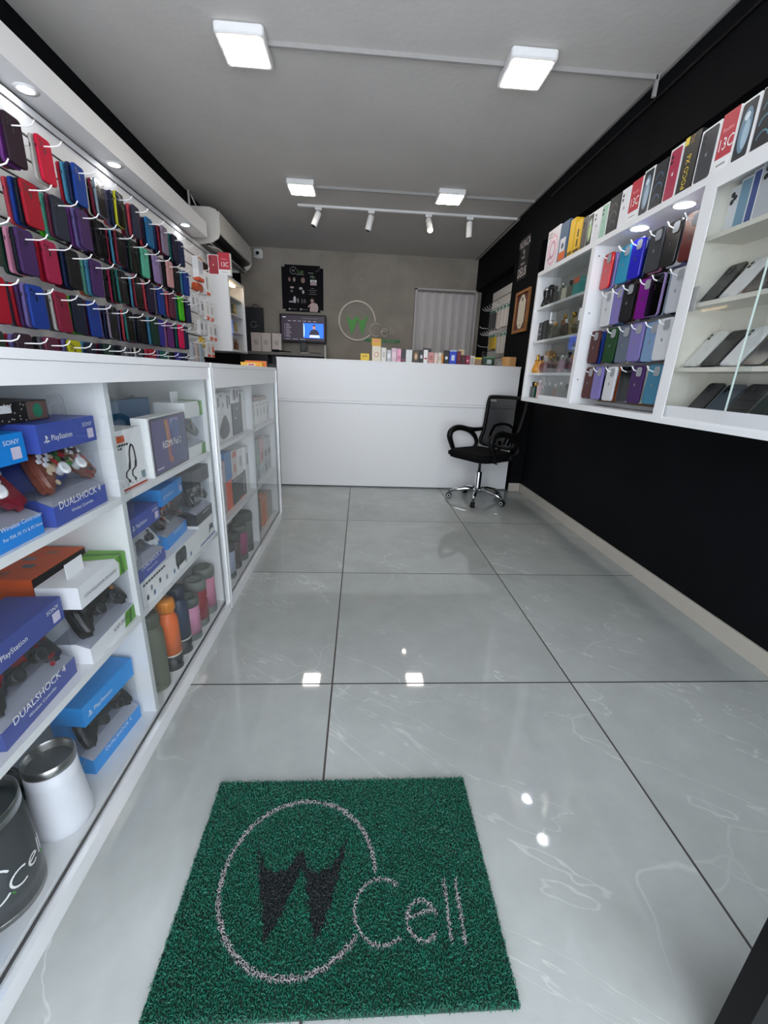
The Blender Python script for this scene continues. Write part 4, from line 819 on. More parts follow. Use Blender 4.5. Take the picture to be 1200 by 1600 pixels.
XB = (C('2c2c30', .15), [C('3f8a34', .2), C('b03a2a', .2), C('2f5fae', .2), C('d07a22', .2)], C('2c2c30', .2))
pad_box(-0.598, -.447, -.218, .4505, .224, .10, 'e9e9ec', 'white and green controller box with glossy black pad on the middle shelf, nearest the entrance', None, lines=[('KAP-360W', .16, .10, .013, 'c')], top='CONTROLADOR DE JOGOS', sony=False, mark=False, ink=C('4a4a4e'), extra=green_corner, padcol=C('121214', .12), padm=XB, rz=0.03)
t = thing('gadget_box', 'orange and black box standing behind the white and green controller box', 'box', (-0.712, -.325, .4505))
b = MB().box(-.22, -.001, -.105, .105, 0, .235, C('1b1b20')).box(-.221, 0, -.106, .104, .2351, .237, C('d4571c')).box(-.221, 0, -.107, -.1051, 0, .2351, C('d4571c'))
for k in range(8): b.slab(rrect(.030, .020, .003, 2, -.175+(k//4)*.085+(k % 2)*.03, -.075+(k % 4)*.045), (0, 0, .2375), X3, Y3, 0, C(['7a4a38', '6b7a88', '3a3f4c', '8a8a30', '9a5a44', '5a6a7c', '78808c', 'a06a50'][k]))
b.build('carton', t)
MB().box(-.0009, .0004, -.09, -.05, .17, .20, C('b04030')).box(-.0009, .0004, .0, .08, .16, .21, C('3f6a8c')).build('side_print', t)
# bottom, left bay
t = thing('tumbler', 'white tumbler cup with steel rim standing on the counter floor', 'cup', (-.657, -.575, .0705))
MB().lathe([(.060, 0), (.066, .006), (.067, .03), (.0635, .045), (.060, .10), (.056, .15), (.0545, .190)], (0, 0, 0), C('e6e7ee', .3), 36).build('cup_body', t)
MB().lathe([(.0547, .1905), (.0555, .197), (.0555, .214), (.053, .216), (.050, .212), (.048, .10), (.046, .02), (0, .018)], (0, 0, 0), STEEL, 36).build('steel_rim', t)
MB().bars((.0590, .020, .150), Vector((-.35, 1, 0)), Z3, .030, .004, INKG).build('print', t)
t = thing('tumbler', 'large dark tumbler with steel rim, white Cell lettering and green mark, nearest the entrance', 'cup', (-.688, -.745, .0705))
MB().lathe([(.086, 0), (.086, .012), (.0865, .014)], (0, 0, 0), STEEL, 40).build('steel_base', t)
MB().lathe([(.0865, .0145), (.0865, .06), (.081, .235)], (0, 0, 0), C('33373a', .3), 40).build('cup_body', t)
MB().lathe([(.0812, .2355), (.0812, .262), (.078, .264), (.074, .255), (.070, .03), (0, .028)], (0, 0, 0), STEEL, 40).build('steel_rim', t)
b = MB()
# lettering wrapped round the cup
def wrap_pts(P, R0, a0):
    return [Vector((R0*math.cos(a0+p[0]/R0), R0*math.sin(a0+p[0]/R0), p[1])) for p in P]
def wrap_poly(b, P, R0, a0, m): b.add(wrap_pts(P, R0, a0), [tuple(range(len(P)))], m)
def strokes(b, lines, R0, a0, wd, m):
    for L in lines:
        for (p, q) in zip(L, L[1:]):
            d = Vector((q[0]-p[0], q[1]-p[1])); 
            if d.length < 1e-6: continue
            nn = Vector((-d.y, d.x)).normalized()*wd/2
            wrap_poly(b, [(p[0]-nn.x, p[1]-nn.y), (q[0]-nn.x, q[1]-nn.y), (q[0]+nn.x, q[1]+nn.y), (p[0]+nn.x, p[1]+nn.y)], R0, a0, m)
def arcp(cx, cy, r, a, c, n=14): return [(cx+r*math.cos(math.radians(a+(c-a)*k/n)), cy+r*math.sin(math.radians(a+(c-a)*k/n))) for k in range(n+1)]
A0 = -0.52
strokes(b, [arcp(-.038, .115, .050, 25, 320, 26), arcp(.024, .098, .020, 50, 300), [(.044, .100), (.068, .104)]+arcp(.056, .101, .012, 10, 310), [(.078, .088), (.082, .128)], [(.088, .088), (.092, .130)]], .0872, A0, .0045, INKW)
wrap_poly(b, [(-.066, .148), (-.058, .122), (-.048, .118), (-.052, .072)][::-1], .0874, A0, GREEN); wrap_poly(b, [(-.048, .118), (-.036, .134), (-.044, .105), (-.052, .072)][::-1], .0874, A0, GREEN)
wrap_poly(b, [(-.036, .134), (-.030, .108), (-.024, .075)], .0874, A0, GREEN); wrap_poly(b, [(-.034, .122), (-.022, .118), (-.008, .152), (-.022, .072)][::-1], .0874, A0, GREEN)
wrap_poly(b, [(.006, .070), (.090, .076), (.090, .083), (.002, .078)], .0874, A0, GREEN)
b.build('logo', t)
pad_box(-0.640, -.450, -.232, .0705, .235, .10, '1a90e0', 'bright blue controller box with black pad on the counter floor beside the white tumbler', None, lines=[('DUALSHOCK 4', .0, .14, .013, 'c')], sony=False, padcol=C('101013', .2), rz=-.10)
front_box('game_box', -.632, -.95, -.83, .0705, .20, .12, '1a83cc', 'bright blue box at the entrance end of the counter floor', 'box', None, None, 1)
t = thing('headphones', 'glossy black folded headphones lying behind the white tumbler', 'headphones', (-.80, -.60, .0705))
MB().tube([(0, .085*math.cos(a), .055+.10*math.sin(a)) for a in [PI*k/14 for k in range(15)]], .011, C('0c0c0e', .15), 10).build('headband', t)
for s_ in (-1, 1): MB().lathe([(.0, -.024), (.034, -.022), (.043, -.01), (.043, .012), (.034, .022), (0, .024)], (0, s_*.085, .046), C('0c0c0e', .15), 22, 'y').build('ear_cup', t)

# right bay, top shelf
def A_hp(b, u, n, w, h, d):
    b.slab(rrect(w*.34, h*.11, .002, 2, -w*.30, h*.86), n*.0008, u, Z3, 0, C('d8622e')); b.slab([(-w/2, 0), (w/2, 0), (w/2, h*.035), (-w/2, h*.035)], n*.0008, u, Z3, 0, C('b8452c'))
    b.bars(n*.0004+Z3*h*.745-u*w*.44, u, Z3, w*.42, .006, INKK); b.bars(n*.0004+Z3*h*.69-u*w*.44, u, Z3, w*.2, .006, INKK)
    L = [(.06, .46), (.08, .60), (.13, .70), (.18, .74), (.24, .70), (.27, .60), (.28, .46)]
    P = lambda a, c: u*(a-.13)*w+Z3*c*h+n*.002
    b.tube([P(a, c) for a, c in L], .0022, INKK, 5); 
    for (ax, az) in ((.06, .46), (.28, .46)):
        b.slab([((ax-.13-.03)*w, az*h), ((ax-.13+.03)*w, az*h), ((ax-.13+.0)*w, (az-.12)*h), ((ax-.13-.08)*w, (az-.14)*h)][::-1], n*.0024, u, Z3, .001, INKK)
        b.tube([P(ax-.04, az-.12), P(ax-.17, az-.16), P(ax-.19, az-.24), P(ax-.10, az-.31)], .002, INKK, 5); b.lathe([(0, -.001), (.006, 0), (0, .004)], n*.002+u*(ax-.13-.10)*w+Z3*(az-.32)*h, INKK, 10, 'x')
    for k in range(6): b.slab(circ(-w*.4+k*w*.16, h*.09, .003, 6), n*.001, u, Z3, 0, INKG)
    b.slab(rrect(w*.16, h*.13, .001, 1, w*.38, h*.16), n*.001, u, Z3, 0, C('6f8890'))
front_box('headphone_box', -.606, -.178, -.020, .8405, .178, .10, CARD, 'white box picturing black neckband headphones, left on the top shelf', 'headphone box', None, A_hp, 1)
def A_pad2(b, u, n, w, h, d):
    b.slab(rrect(w*.97, h*.97, .008, 3, .004, h/2), n*.0008, u, Z3, 0, C('34303f', .25)); b.slab(rrect(w*.90, h*.89, .004, 3, .004, h*.495), n*.0014, u, Z3, 0, C('4d4478', .25))
    b.slab([(w*.02, h*.08), (w*.44, h*.08), (w*.44, h*.9), (w*.30, h*.9), (w*.10, h*.55)], n*.0018, u, Z3, 0, C('434c72', .25))
    b.slab([(-w*.12, h*.92), (-w*.02, h*.92), (w*.0, h*.6), (-w*.03, h*.3), (w*.04, h*.18), (-w*.03, h*.12), (-w*.10, h*.2), (-w*.09, h*.5)][::-1], n*.0021, u, Z3, 0, C('a8605a', .25))
    b.slab([(-w*.13, h*.92), (-w*.08, h*.92), (-w*.06, h*.6), (-w*.09, h*.5)][::-1], n*.0024, u, Z3, 0, C('b8802e', .25)); b.slab([(w*.02, h*.92), (w*.26, h*.92), (w*.16, h*.62), (w*.02, h*.72)], n*.0023, u, Z3, 0, C('8a86b4', .25))
    b.slab(circ(w*.14, h*.72, w*.12, 18, ry=h*.18), n*.0026, u, Z3, 0, C('4b5b8c', .25))
    b.text('REDMI Pad 2', n*.0032+Z3*h*.44+u*.004, u, Z3, h*.125, INKW, 'c', .90); b.bars(n*.0024+Z3*h*.11-u*w*.42, u, Z3, w*.16, h*.02, INKW)
front_box('tablet_box', -.598, .004, .328, .8405, .198, .052, CARD, 'large white tablet box with purple REDMI Pad 2 screen on the top shelf', 'tablet box', None, A_pad2, 1, 0.03)
plain_box('carton', -.765, -.735, -.07, .05, .8405, 1.065, CARD, 'narrow white carton standing behind the tablet box')
pad_box(-0.606, .340, .530, .8405, .225, .12, 'e4e6e4', 'white and green controller box with dark pad, far end of the counter top shelf', None, lines=(), top='', sony=False, mark=False, ink=INKG, extra=green_corner, padcol=C('2a2b2c', .2), padm=XB)
plain_box('game_box', -.80, -.737, .055, .335, .8405, 1.083, '2a6792', 'dark blue game box standing behind the tablet box on the top shelf', 'game box')
tag(MB().tube([(-.765+.012*math.sin(2*a), .20+.07*math.cos(a), 1.090+.004*math.sin(3*a)) for a in [2*PI*k/20 for k in range(20)]], .0016, INKG, 4, True).build('cable_coil', None), 'thin grey cable loop lying on the dark blue game box of the top shelf', 'cable')
# right bay, middle shelf
def A_cam(b, u, n, w, h, d):
    b.slab([(-w/2, 0), (-w/2+.006, 0), (-w/2+.006, h), (-w/2, h)], n*.001, u, Z3, 0, C('2348a8'))
    b.bars(n*.0004+Z3*h*.80-u*w*.46, u, Z3, w*.32, .008, INKK); b.slab(rrect(.10, .060, .018, 4, w*.12, h*.56), n*.0012, u, Z3, 0, C('2c2e30'))
    for k in (-1, 1): b.slab(circ(w*.12+k*.026, h*.56, .020, 16), n*.0018, u, Z3, 0, C('4a4c4e'))
    for k, (a, c) in enumerate(((-.42, .25), (-.36, .5), (-.33, .2), (-.24, .45), (-.14, .3), (-.02, .2), (.05, .2), (.2, .15), (.3, .2))): b.slab(rrect(.014, .018, .003, 2, a*w, c*h), n*.0012, u, Z3, 0, C(['3a3c40', '8a8c90', '5a7aa0'][k % 3]))
front_box('speaker_box', -.598, -.180, .330, .4505, .085, .12, CARD, 'long white box with small product icons lying flat on the middle shelf', 'box', None, A_cam, 1)
pad_box(-0.603, -.180, .032, .5365, .215, .10, '3f52a4', 'navy controller box with white pad, stacked on a long white box', None, lines=[('DUALSHOCK 4', .0, .16, .016, 'c'), ('Wireless Controller', .0, .08, .007, 'c')], padcol=C('dfe0e2', .25), padm=(C('35383c', .3), [C('35383c', .3)], C('35383c', .3)), rz=.03)
pad_box(-0.636, .105, .325, .5365, .235, .11, '1f8ee0', 'light blue controller box with red and black pad, stacked on a long white box', None, lines=[('DUALSHOCK 4', .1, .15, .013, 'c')], padcol=C('2a1718', .25), art=blotches(12, ['a82a1c', '3a1a18', 'c8482c', 'b9b0a8']), rz=.06)
front_box('controller_carton', -.600, .338, .53, .4505, .095, .11, CARD, 'low white carton with a controller picture beneath a black controller box', 'box', None, lambda b, u, n, w, h, d: (b.slab([(w*.08, h*.2), (w*.16, h*.62), (w*.36, h*.62), (w*.44, h*.2), (w*.34, h*.36), (w*.18, h*.36)], n*.001, u, Z3, 0, C('44505e')), b.slab([(-w/2, 0), (w/2, 0), (w/2, h*.06), (-w/2, h*.06)], n*.001, u, Z3, 0, C('2c4a8a'))), 1)
pad_box(-0.604, .338, .53, .5465, .238, .10, '26282e', 'black controller box with mottled grey pad, far end of the middle shelf', None, lines=[('DUALSHOCK 4', .1, .14, .009, 'c')], ctop='34363a', top='', sony=False, padcol=C('2d2e30', .25), art=blotches(4, ['8c8c8a', '565654', 'b8b8b4']), mark=False)
# right bay, floor: bottles
def flask(x, y, r, h, col, cap, label, band=True, capf=True):
    t = thing('water_bottle', label, 'bottle', (x, y, .0705), 0, None)
    M = C(col, .5)
    if band:
        MB().lathe([(r*.97, 0), (r, .004), (r, .035*1.9)], (0, 0, 0), C('1f2124'), 26, mats=[C('d8d4c8'), C('1f2124')]).bars((r+.0008, -.006, .035), Y3, Z3, .012, .004, INKW).bars((r+.0008, -.006, .027), Y3, Z3, .010, .004, INKW).build('rubber_sleeve', t)
        MB().lathe([(r*1.005, .0667), (r*1.005, .073)], (0, 0, 0), C('d8d4c8'), 26).build('sleeve_ring', t)
        MB().lathe([(r*.99, .0732), (r*.99, h*.66), (r*.92, h*.74), (r*.70, h*.80), (r*.68, h*.83)], (0, 0, 0), M, 26).build('bottle_body', t)
    else:
        MB().lathe([(r*.95, 0), (r, .005), (r, h*.70), (r*.93, h*.78), (r*.72, h*.82), (r*.70, h*.84)], (0, 0, 0), M, 26).build('bottle_body', t)
    b = MB().lathe([(r*.72, h*.84), (r*.72, h*.85), (r*.80, h*.855), (r*.80, h*.98), (r*.74, h), (0, h)], (0, 0, 0), C(cap, .4), 26)
    for k in range(16):
        a = 2*PI*k/16; b.box(r*.80*math.cos(a)-.0015, r*.80*math.cos(a)+.0015, r*.80*math.sin(a)-.0015, r*.80*math.sin(a)+.0015, h*.87, h*.96, C(cap, .4))
    b.build('screw_cap', t); return t
flask(-.640, -.085, .0435, .305, '5f6354', '5a5d52', 'tall olive green flask on the counter floor, first of the bottles', band=False)
flask(-.628, .022, .0385, .300, 'e06a2c', 'd8842a', 'orange flask with black sleeve between olive flask and navy flask')
flask(-.630, .122, .0385, .300, '2c3a52', '26303f', 'navy flask with black sleeve behind the orange flask')
flask(-.700, -.155, .030, .185, 'e4e2de', 'e4e2de', 'small white bottle with black sleeve beside the divider')
def can(x, y, r, h, col, label, top='5a605c'):
    t = thing('can_cooler', label, 'tumbler', (x, y, .0705)); M = C(col, .35); T = C(top, .45)
    MB().lathe([(r*.96, 0), (r, .004), (r, h*.16)], (0, 0, 0), T, 26).build('rubber_base', t)
    MB().lathe([(r*.985, h*.161), (r*.985, h*.80)], (0, 0, 0), M, 26).build('cup_body', t)
    MB().lathe([(r*1.01, h*.801), (r*1.02, h*.96), (r*.95, h), (r*.66, h), (r*.62, h*.93), (0, h*.92)], (0, 0, 0), T, 26).build('rubber_rim', t)
    MB().bars((r*.99+.0006, -.006, h*.62), Y3, Z3, .012, .004, INKW).build('print', t)
can(-.632, .222, .043, .200, 'c886a4', 'pink can cooler with dark rim, nearest of the three coolers')
can(-.640, .330, .047, .225, '8e2c38', 'dark red can cooler between two pink coolers', '6c726c')
can(-.640, .440, .047, .235, 'c77f9a', 'pink can cooler with grey rim beside the far frame', '6c726c')

# ---------------------------------------------------------------- second counter contents
def A_lab(cols, txt=None, blob=None):
    def f(b, u, n, w, h, d):
        for k, (x0, x1, z0, z1, c_) in enumerate(cols): b.slab([(x0*w, z0*h), (x1*w, z0*h), (x1*w, z1*h), (x0*w, z1*h)], n*(.0006+k*.0004), u, Z3, 0, C(c_))
        if blob: b.slab([(p[0]*w, p[1]*h) for p in blob[1]], n*.003, u, Z3, 0, C(blob[0]))
        if txt: b.text(txt, n*.0006+Z3*h*.82-u*w*.4, u, Z3, min(.014, h*.09), INKG)
    return f
drop = [(.05, .95), (.22, .72), (.30, .45), (.26, .2), (.08, .08), (-.12, .06), (-.26, .18), (-.30, .4), (-.2, .62)][::-1]
drop = [(v.x, v.y) for v in smooth([(a, c, 0) for a, c in drop], 3, True)]
G2 = 'boxed accessories in the second glass counter'
S1 = .8405; S2 = .4505
def fb(y0, y1, z, h, col, lb, art=None, x=-.625, d=.10, nm='accessory_box', cat='box'): front_box(nm, x, y0, y1, z, h, d, col, lb, cat, G2, art, 1)
ear = A_lab([(-.30, -.05, .2, .85, '5c6064'), (.10, .32, .35, .8, '6c7074')])
fb(.62, .72, S1, .17, CARD, 'white speaker box with two dark discs at near end of second counter top shelf', A_lab([(-.25, .25, .08, .40, '6a6e72'), (-.25, .25, .55, .88, '6a6e72')]))
fb(.735, 1.02, S1, .135, CARD, 'white box picturing a dark drop shaped mouse on the second counter top shelf', A_lab([(-.48, -.42, .1, .2, '6a6e72'), (-.48, -.42, .8, .9, '6a6e72')], None, ('4a4e52', drop)))
fb(.62, .73, S1+.1715, .085, CARD, 'white box with orange corner stacked above the two-disc speaker box', A_lab([(-.5, -.1, .5, 1, 'd8765a'), (-.1, .5, 0, .5, '8a8e92')]))
fb(.74, .835, S1+.1365, .105, CARD, 'white earphone box, left on top of the drop mouse box', ear); fb(.84, .925, S1+.1365, .108, CARD, 'white earphone box, middle on top of the drop mouse box', A_lab([(-.1, .12, .3, .5, '8c9094'), (-.4, -.2, .8, .9, '5c6064')])); fb(.93, 1.02, S1+.1365, .105, CARD, 'white earphone box, right on top of the drop mouse box', ear)
fb(1.05, 1.19, S1, .175, '4c5258', 'dark grey box beside the drop mouse box in the second counter', A_lab([(-.3, -.1, .5, .56, 'c0c4c8'), (0, .12, .8, .86, 'd0d4d8')]))
fb(1.05, 1.19, S1+.1765, .085, CARD, 'white box stacked on the dark grey box in the second counter', ear); fb(1.195, 1.235, S1, .225, '44484c', 'narrow tall dark box beside the dark grey box in the second counter')
fb(1.24, 1.325, S1, .235, CARD, 'tall white box against the divider of the second counter')
fb(1.38, 1.44, S1, .115, '5c6266', 'small grey box just past the second counter divider', A_lab([(-.2, .1, .6, .8, 'd0d4d8')])); fb(1.38, 1.44, S1+.1155, .115, CARD, 'white box stacked on the small grey box past the divider')
for k in range(5): fb(1.47+k*.108, 1.57+k*.108, S1, .15+.004*(k % 2), CARD, 'white earphone box, %s of the row at far end of top shelf' % ORD[k], A_lab([(-.15, .1, .35, .7, ['a8a0a0', '90989c', 'b0b4b4', '7f9c98', '7f9c98'][k]), (-.4, .3, .82, .88, 'b0b2b4')]))
fb(1.56, 1.98, S1+.155, .02, 'b9a29c', 'thin pale pink flat box lying on the row of white earphone boxes', x=-.64)
fb(.62, .70, S2, .30, '54504f', 'brown grey tall box at near end of second counter middle shelf', A_lab([(-.4, .3, .8, .88, '9a9490')])); fb(.715, .83, S2, .285, 'b59fa2', 'dusty pink tall box on the second counter middle shelf', A_lab([(-.4, .2, .88, .93, '3c3a3c')]))
fb(.845, .93, S2, .165, 'ee6a4a', 'bright orange box below a blue box in second counter'); fb(.835, .95, S2+.1655, .155, '3c78b4', 'blue box stacked on the bright orange box in second counter')
fb(.945, 1.225, S2, .15, '4d5052', 'dark headphone box with pale curve on the second counter middle shelf', A_lab([(.28, .34, .15, .85, 'b8bcc0'), (-.48, .2, .88, .94, '8c9094'), (-.1, .3, 0, .06, 'd8765a')])); 
fb(.965, 1.06, S2+.1505, .16, 'd8cbc4', 'cream and orange box on the dark headphone box', A_lab([(-.4, .4, .75, .95, 'c86a50'), (-.2, .1, .2, .5, 'c86a50')])); fb(1.065, 1.18, S2+.1505, .15, CARD, 'white box on the dark headphone box', A_lab([(-.1, .3, .3, .7, 'b4b8bc')]))
fb(1.235, 1.32, S2, .29, CARD, 'tall white earphone box against the divider, middle shelf of second counter', A_lab([(-.1, .2, .6, .85, '55595c')]))
for k, (c_, nm) in enumerate((('a9c4a4', 'pale green'), ('7d9088', 'grey green'), ('d0a0a0', 'pale red'), ('c9cccc', 'white'), ('c9cccc', 'second white'))): fb(1.38+k*.125, 1.50+k*.125, S2+.10, .20-.01*k, c_, '%s box in the upper row past the divider, second counter' % nm, A_lab([(-.3, .3, .15, .45, ['7fb070', '8fae86', 'b07070', '8c8084', '8c8084'][k])]))
for k in range(5): fb(1.38+k*.125, 1.50+k*.125, S2, .099, ['b9c3c8', '8e9ca0', 'c4cacc', 'b0bcb8', 'c4cacc'][k], 'low pale box, %s along the lower row past the divider' % ORD[k], A_lab([(-.3, .2, .2, .7, ['8fa0b4', '5a6a72', '98a8a4', '7a8a84', '9aa4a4'][k])]))
can(-.655, .80, .055, .205, 'aab4cc', 'pale blue can cooler, nearest in the second counter', '4a4f4c'); can(-.655, .93, .052, .215, '5a4a4a', 'dark brown can cooler beside the pale blue one', '4a4f4c')
can(-.645, 1.05, .050, .225, '9a4a72', 'magenta can cooler in the second counter', '5a5f5c'); can(-.655, 1.19, .060, .260, '686c6a', 'large grey can cooler beside the second counter divider', '4a4f4c')
fb(1.40, 1.56, .0705, .24, '4c5052', 'dark speaker box with grey ring on second counter floor', lambda b, u, n, w, h, d: (b.slab(circ(0, h*.5, .045, 20), n*.001, u, Z3, 0, C('a8acb0')), b.slab(circ(0, h*.5, .034, 20), n*.0016, u, Z3, 0, C('3c4042'))), d=.14)
fb(1.62, 1.78, .0705, .22, 'd08a6a', 'orange and white box on second counter floor', A_lab([(-.5, .1, 0, .8, 'd8693c')]), d=.12); fb(1.80, 1.96, .0705, .20, 'a8a49c', 'beige box at the far end of second counter floor')
# things lying on top of the second counter
front_box('game_box', 1.93, -.80, -.645, LT+.0005, .030, .06, 'e0ae2a', 'yellow flat box with red label on the far end of the glass counter top', 'game box', None, lambda b, u, n, w, h, d: (b.slab(rrect(w*.36, h*.5, .003, 2, -.0, h*.45), n*.0006, u, Z3, 0, C('e6dcd8')), b.slab(rrect(w*.28, h*.3, .002, 2, -.0, h*.45), n*.0012, u, Z3, 0, C('b02a50')), b.slab(circ(w*.36, h*.45, w*.10, 14, ry=h*.3), n*.0006, u, Z3, 0, C('e89018'))), 0)
front_box('game_box', 1.995, -.785, -.628, LT+.0005, .043, .03, 'd8742c', 'orange flat box right behind the yellow flat box on the glass counter', 'game box', None, None, 0)

# ================================================================ reception desk
DY, DZ = 3.135, 1.337
t = thing('reception_desk', 'long white reception desk with a slim ledge across its front', 'reception desk', (0.5, DY, 0))
MB().box(-1.262, 1.262, 0.012, 0.50, 0.012, DZ-0.016, WHITE).build('desk_body', t)
MB().box(-1.266, 1.266, -0.004, 0.51, DZ-0.016, DZ, WHITE).build('desk_top', t, bevel=0.001)
MB().box(-1.262, 1.262, -0.004, 0.0115, 0.934, DZ-0.0165, WHITE).box(-1.262, 1.262, 0.0, 0.0115, 0.012, 0.905, WHITE).build('front_panel', t)
MB().box(-1.262, 1.262, -0.012, 0.0115, 0.906, 0.933, WHITE).build('ledge', t, bevel=0.003)
MB().box(-1.25, 1.25, 0.02, 0.48, 0, 0.0115, DARKP).build('plinth', t)
DG = 'perfume boxes lined up on the reception desk'
def band(c, z0=.3, z1=.7): return lambda b, u, n, w, h, d: b.slab([(-w*.32, h*z0), (w*.32, h*z0), (w*.32, h*z1), (-w*.32, h*z1)], n*.0006, u, Z3, 0, C(c))
def A_round(c, c2=None): 
    def f(b, u, n, w, h, d):
        b.slab(circ(0, h*.45, w*.3, 14), n*.0006, u, Z3, 0, C(c)); 
        if c2: b.slab(circ(0, h*.45, w*.16, 12), n*.0012, u, Z3, 0, C(c2))
    return f
def A_face(b, u, n, w, h, d):
    b.slab(circ(0, h*.52, w*.30, 14, ry=h*.34), n*.0006, u, Z3, 0, C('7a5c34')); b.slab(circ(0, h*.5, w*.19, 14, ry=h*.22), n*.0012, u, Z3, 0, C('caa98a'))
YD = 3.29
for (x0, x1, y, z, h, c_, lb, art) in (
 (.085, .175, YD, DZ, .072, 'e0bc10', 'small bright yellow box at the left of the items on the reception desk', band('a8860c', .55, .75)),
 (.206, .296, YD, DZ, .150, 'dcd3bf', 'cream box printed with beige petals, beneath the yellow box on the desk', A_round('c9a08c', 'efe6d8')),
 (.200, .296, YD, DZ+.1505, .073, 'd9a416', 'golden yellow box lying on the cream box on the desk', band('e2905a', .5, .9)),
 (.303, .354, YD, DZ, .137, 'd9d8d0', 'ivory perfume box beside the cream petal box', band('c0beb4')),
 (.361, .405, YD, DZ, .118, 'b6bac0', 'silver grey perfume box beside the ivory box', band('e4e6ea')),
 (.411, .462, YD, DZ, .138, 'd6bcc8', 'pale lilac pink perfume box on the desk', band('e4cdd6')),
 (.468, .511, YD, DZ, .133, 'e6a3bf', 'bright pink perfume box beside the pale lilac box', band('c87a9c', .2, .5)),
 (.516, .558, YD, DZ, .132, '17171b', 'black perfume box beside the bright pink box', band('a83a6a', .1, .25)),
 (.564, .629, YD, DZ, .127, 'd5dad9', 'wide white perfume box between black box and portrait box', None),
 (.635, .706, YD, DZ, .127, '3a3328', 'perfume box printed with a blonde portrait', A_face),
 (.711, .747, YD, DZ, .133, '26262a', 'dark perfume box beside the portrait box', band('c8c8c8', .35, .6)),
 (.753, .797, YD, DZ, .134, 'e8e6e6', 'white perfume box with red mark beside the dark box', band('a83a4a', .3, .42)),
 (.760, .845, YD+.09, DZ, .155, '1f1f22', 'black box standing behind the white and pink perfume boxes', None),
 (.803, .862, YD, DZ, .112, 'c78d88', 'rosy salmon perfume box on the desk', band('a86a68')),
 (.868, .903, YD, DZ, .108, 'dcc3bc', 'pale peach perfume box beside the salmon box', None),
 (.909, .946, YD, DZ, .112, 'd8d2c4', 'cream perfume box before the slim orange box', band('b8b0a0')),
 (.951, .965, YD, DZ, .100, 'e08a24', 'very slim orange perfume box on the desk', None),
 (.971, 1.024, YD, DZ, .138, '141518', 'black perfume box with round white mark beside the blue box', A_round('e0e0e0')),
 (1.030, 1.106, YD, DZ, .128, '1c3fc0', 'royal blue perfume box with white label on the desk', lambda b, u, n, w, h, d: b.slab(rrect(w*.45, h*.42, .003, 2, 0, h*.52), n*.0006, u, Z3, 0, C('c8d2e8'))),
 (1.05, 1.13, YD+.09, DZ, .150, 'b4c8dc', 'pale blue box standing behind the royal blue box', None),
 (1.112, 1.152, YD, DZ, .135, '6a1020', 'dark burgundy perfume box beside the royal blue box', band('4a0a16', .1, .3)),
 (1.158, 1.203, YD, DZ, .098, '4a1524', 'short wine perfume box beside the burgundy box', A_round('1a1014')),
 (1.148, 1.205, YD+.09, DZ, .158, 'd8c39a', 'tan box standing behind the wine perfume box', None),
 (1.209, 1.251, YD, DZ, .095, '8a1640', 'raspberry perfume box on the desk', A_round('c890a0')),
 (1.258, 1.305, YD, DZ, .093, 'cfcac4', 'pale grey perfume box beside the raspberry box', band('a09890', .1, .8)),
 (1.312, 1.388, YD+.03, DZ, .082, '9a7a5c', 'brown box with yellow lid on the desk', lambda b, u, n, w, h, d: b.slab([(-w/2, h*.82), (w/2, h*.82), (w/2, h), (-w/2, h)], n*.0006, u, Z3, 0, C('d8cc2c')))):
    front_box('perfume_box', y, x0, x1, z+.0005, h, .045, c_, lb, 'perfume box', DG, art, 0)
t = thing('desk_organizer', 'clear organizer box with green insert and white label on the desk', 'organizer', (1.487, 3.40, DZ+.0005))
MB().box(-.07, .07, -.04, .04, 0, .006, CLEAR).box(-.07, -.066, -.04, .04, .006, .15, CLEAR).box(.066, .07, -.04, .04, .006, .15, CLEAR).box(-.066, .066, -.04, -.036, .006, .15, CLEAR).box(-.066, .066, .036, .04, .006, .15, CLEAR).build('clear_box', t)
MB().box(-.06, .06, -.03, .03, .0065, .085, C('2f4a3c')).box(-.06, .06, -.031, .03, .0855, .094, C('6fae6a')).slab(rrect(.05, .045, .003, 2, 0, .045), (0, -.0308, 0), X3, Z3, 0, C('c8d0cc')).build('insert', t)
tag(MB().box(-.04, .04, -.03, .03, 0, .08, CLEAR).box(-.03, .03, -.02, .02, .001, .05, C('9a9c98')).build('clear_box', None, (1.60, 3.36, DZ+.0005)), 'small clear plastic box between the green organizer and wooden holder', 'box')
tag(MB().slab(circ(0, 0, .072, 20, 90, 270)+[(.06, -.072), (.06, .072)], (0, 0, .10), X3, Y3, .10, mat('light_wood', 'b98a52', .5, noise=.12, nscale=20)).build('wooden_holder', None, (1.695, 3.36, DZ+.0005)), 'rounded light wooden holder at the right end of the reception desk', 'holder')

# ================================================================ back wall: desk shelf, TV, bag, poster, sign
GREYB = C('6f6c66')
t = thing('back_counter', 'grey shelf counter along the back wall carrying the television', 'counter', (-1.05, 5.3, 0))
MB().box(-.66, .59, 0, .375, 1.428, 1.468, GREYB).build('counter_top', t)
MB().box(.592, .612, 0, .375, 0, 1.585, C('cfd0cf')).build('side_board', t); MB().box(-.66, .59, .34, .375, 0, 1.427, C('3a3a3b')).box(-.66, -.25, .02, .339, 0, 1.427, DARKP).box(-.249, .59, .06, .339, 0, 1.30, C('4c4d4e')).build('lower_cabinet', t)
t = thing('television', 'small flat television showing a blue video of a presenter, on the back counter', 'television', (-.793, 5.50, 1.469))
MB().box(-.345, .345, 0, .04, .155, .548, BLACKP).build('tv_body', t, bevel=.006)
b = MB(); SE = lambda h, e: mat('screen_'+h, h, .4, noise=0, emit=e)
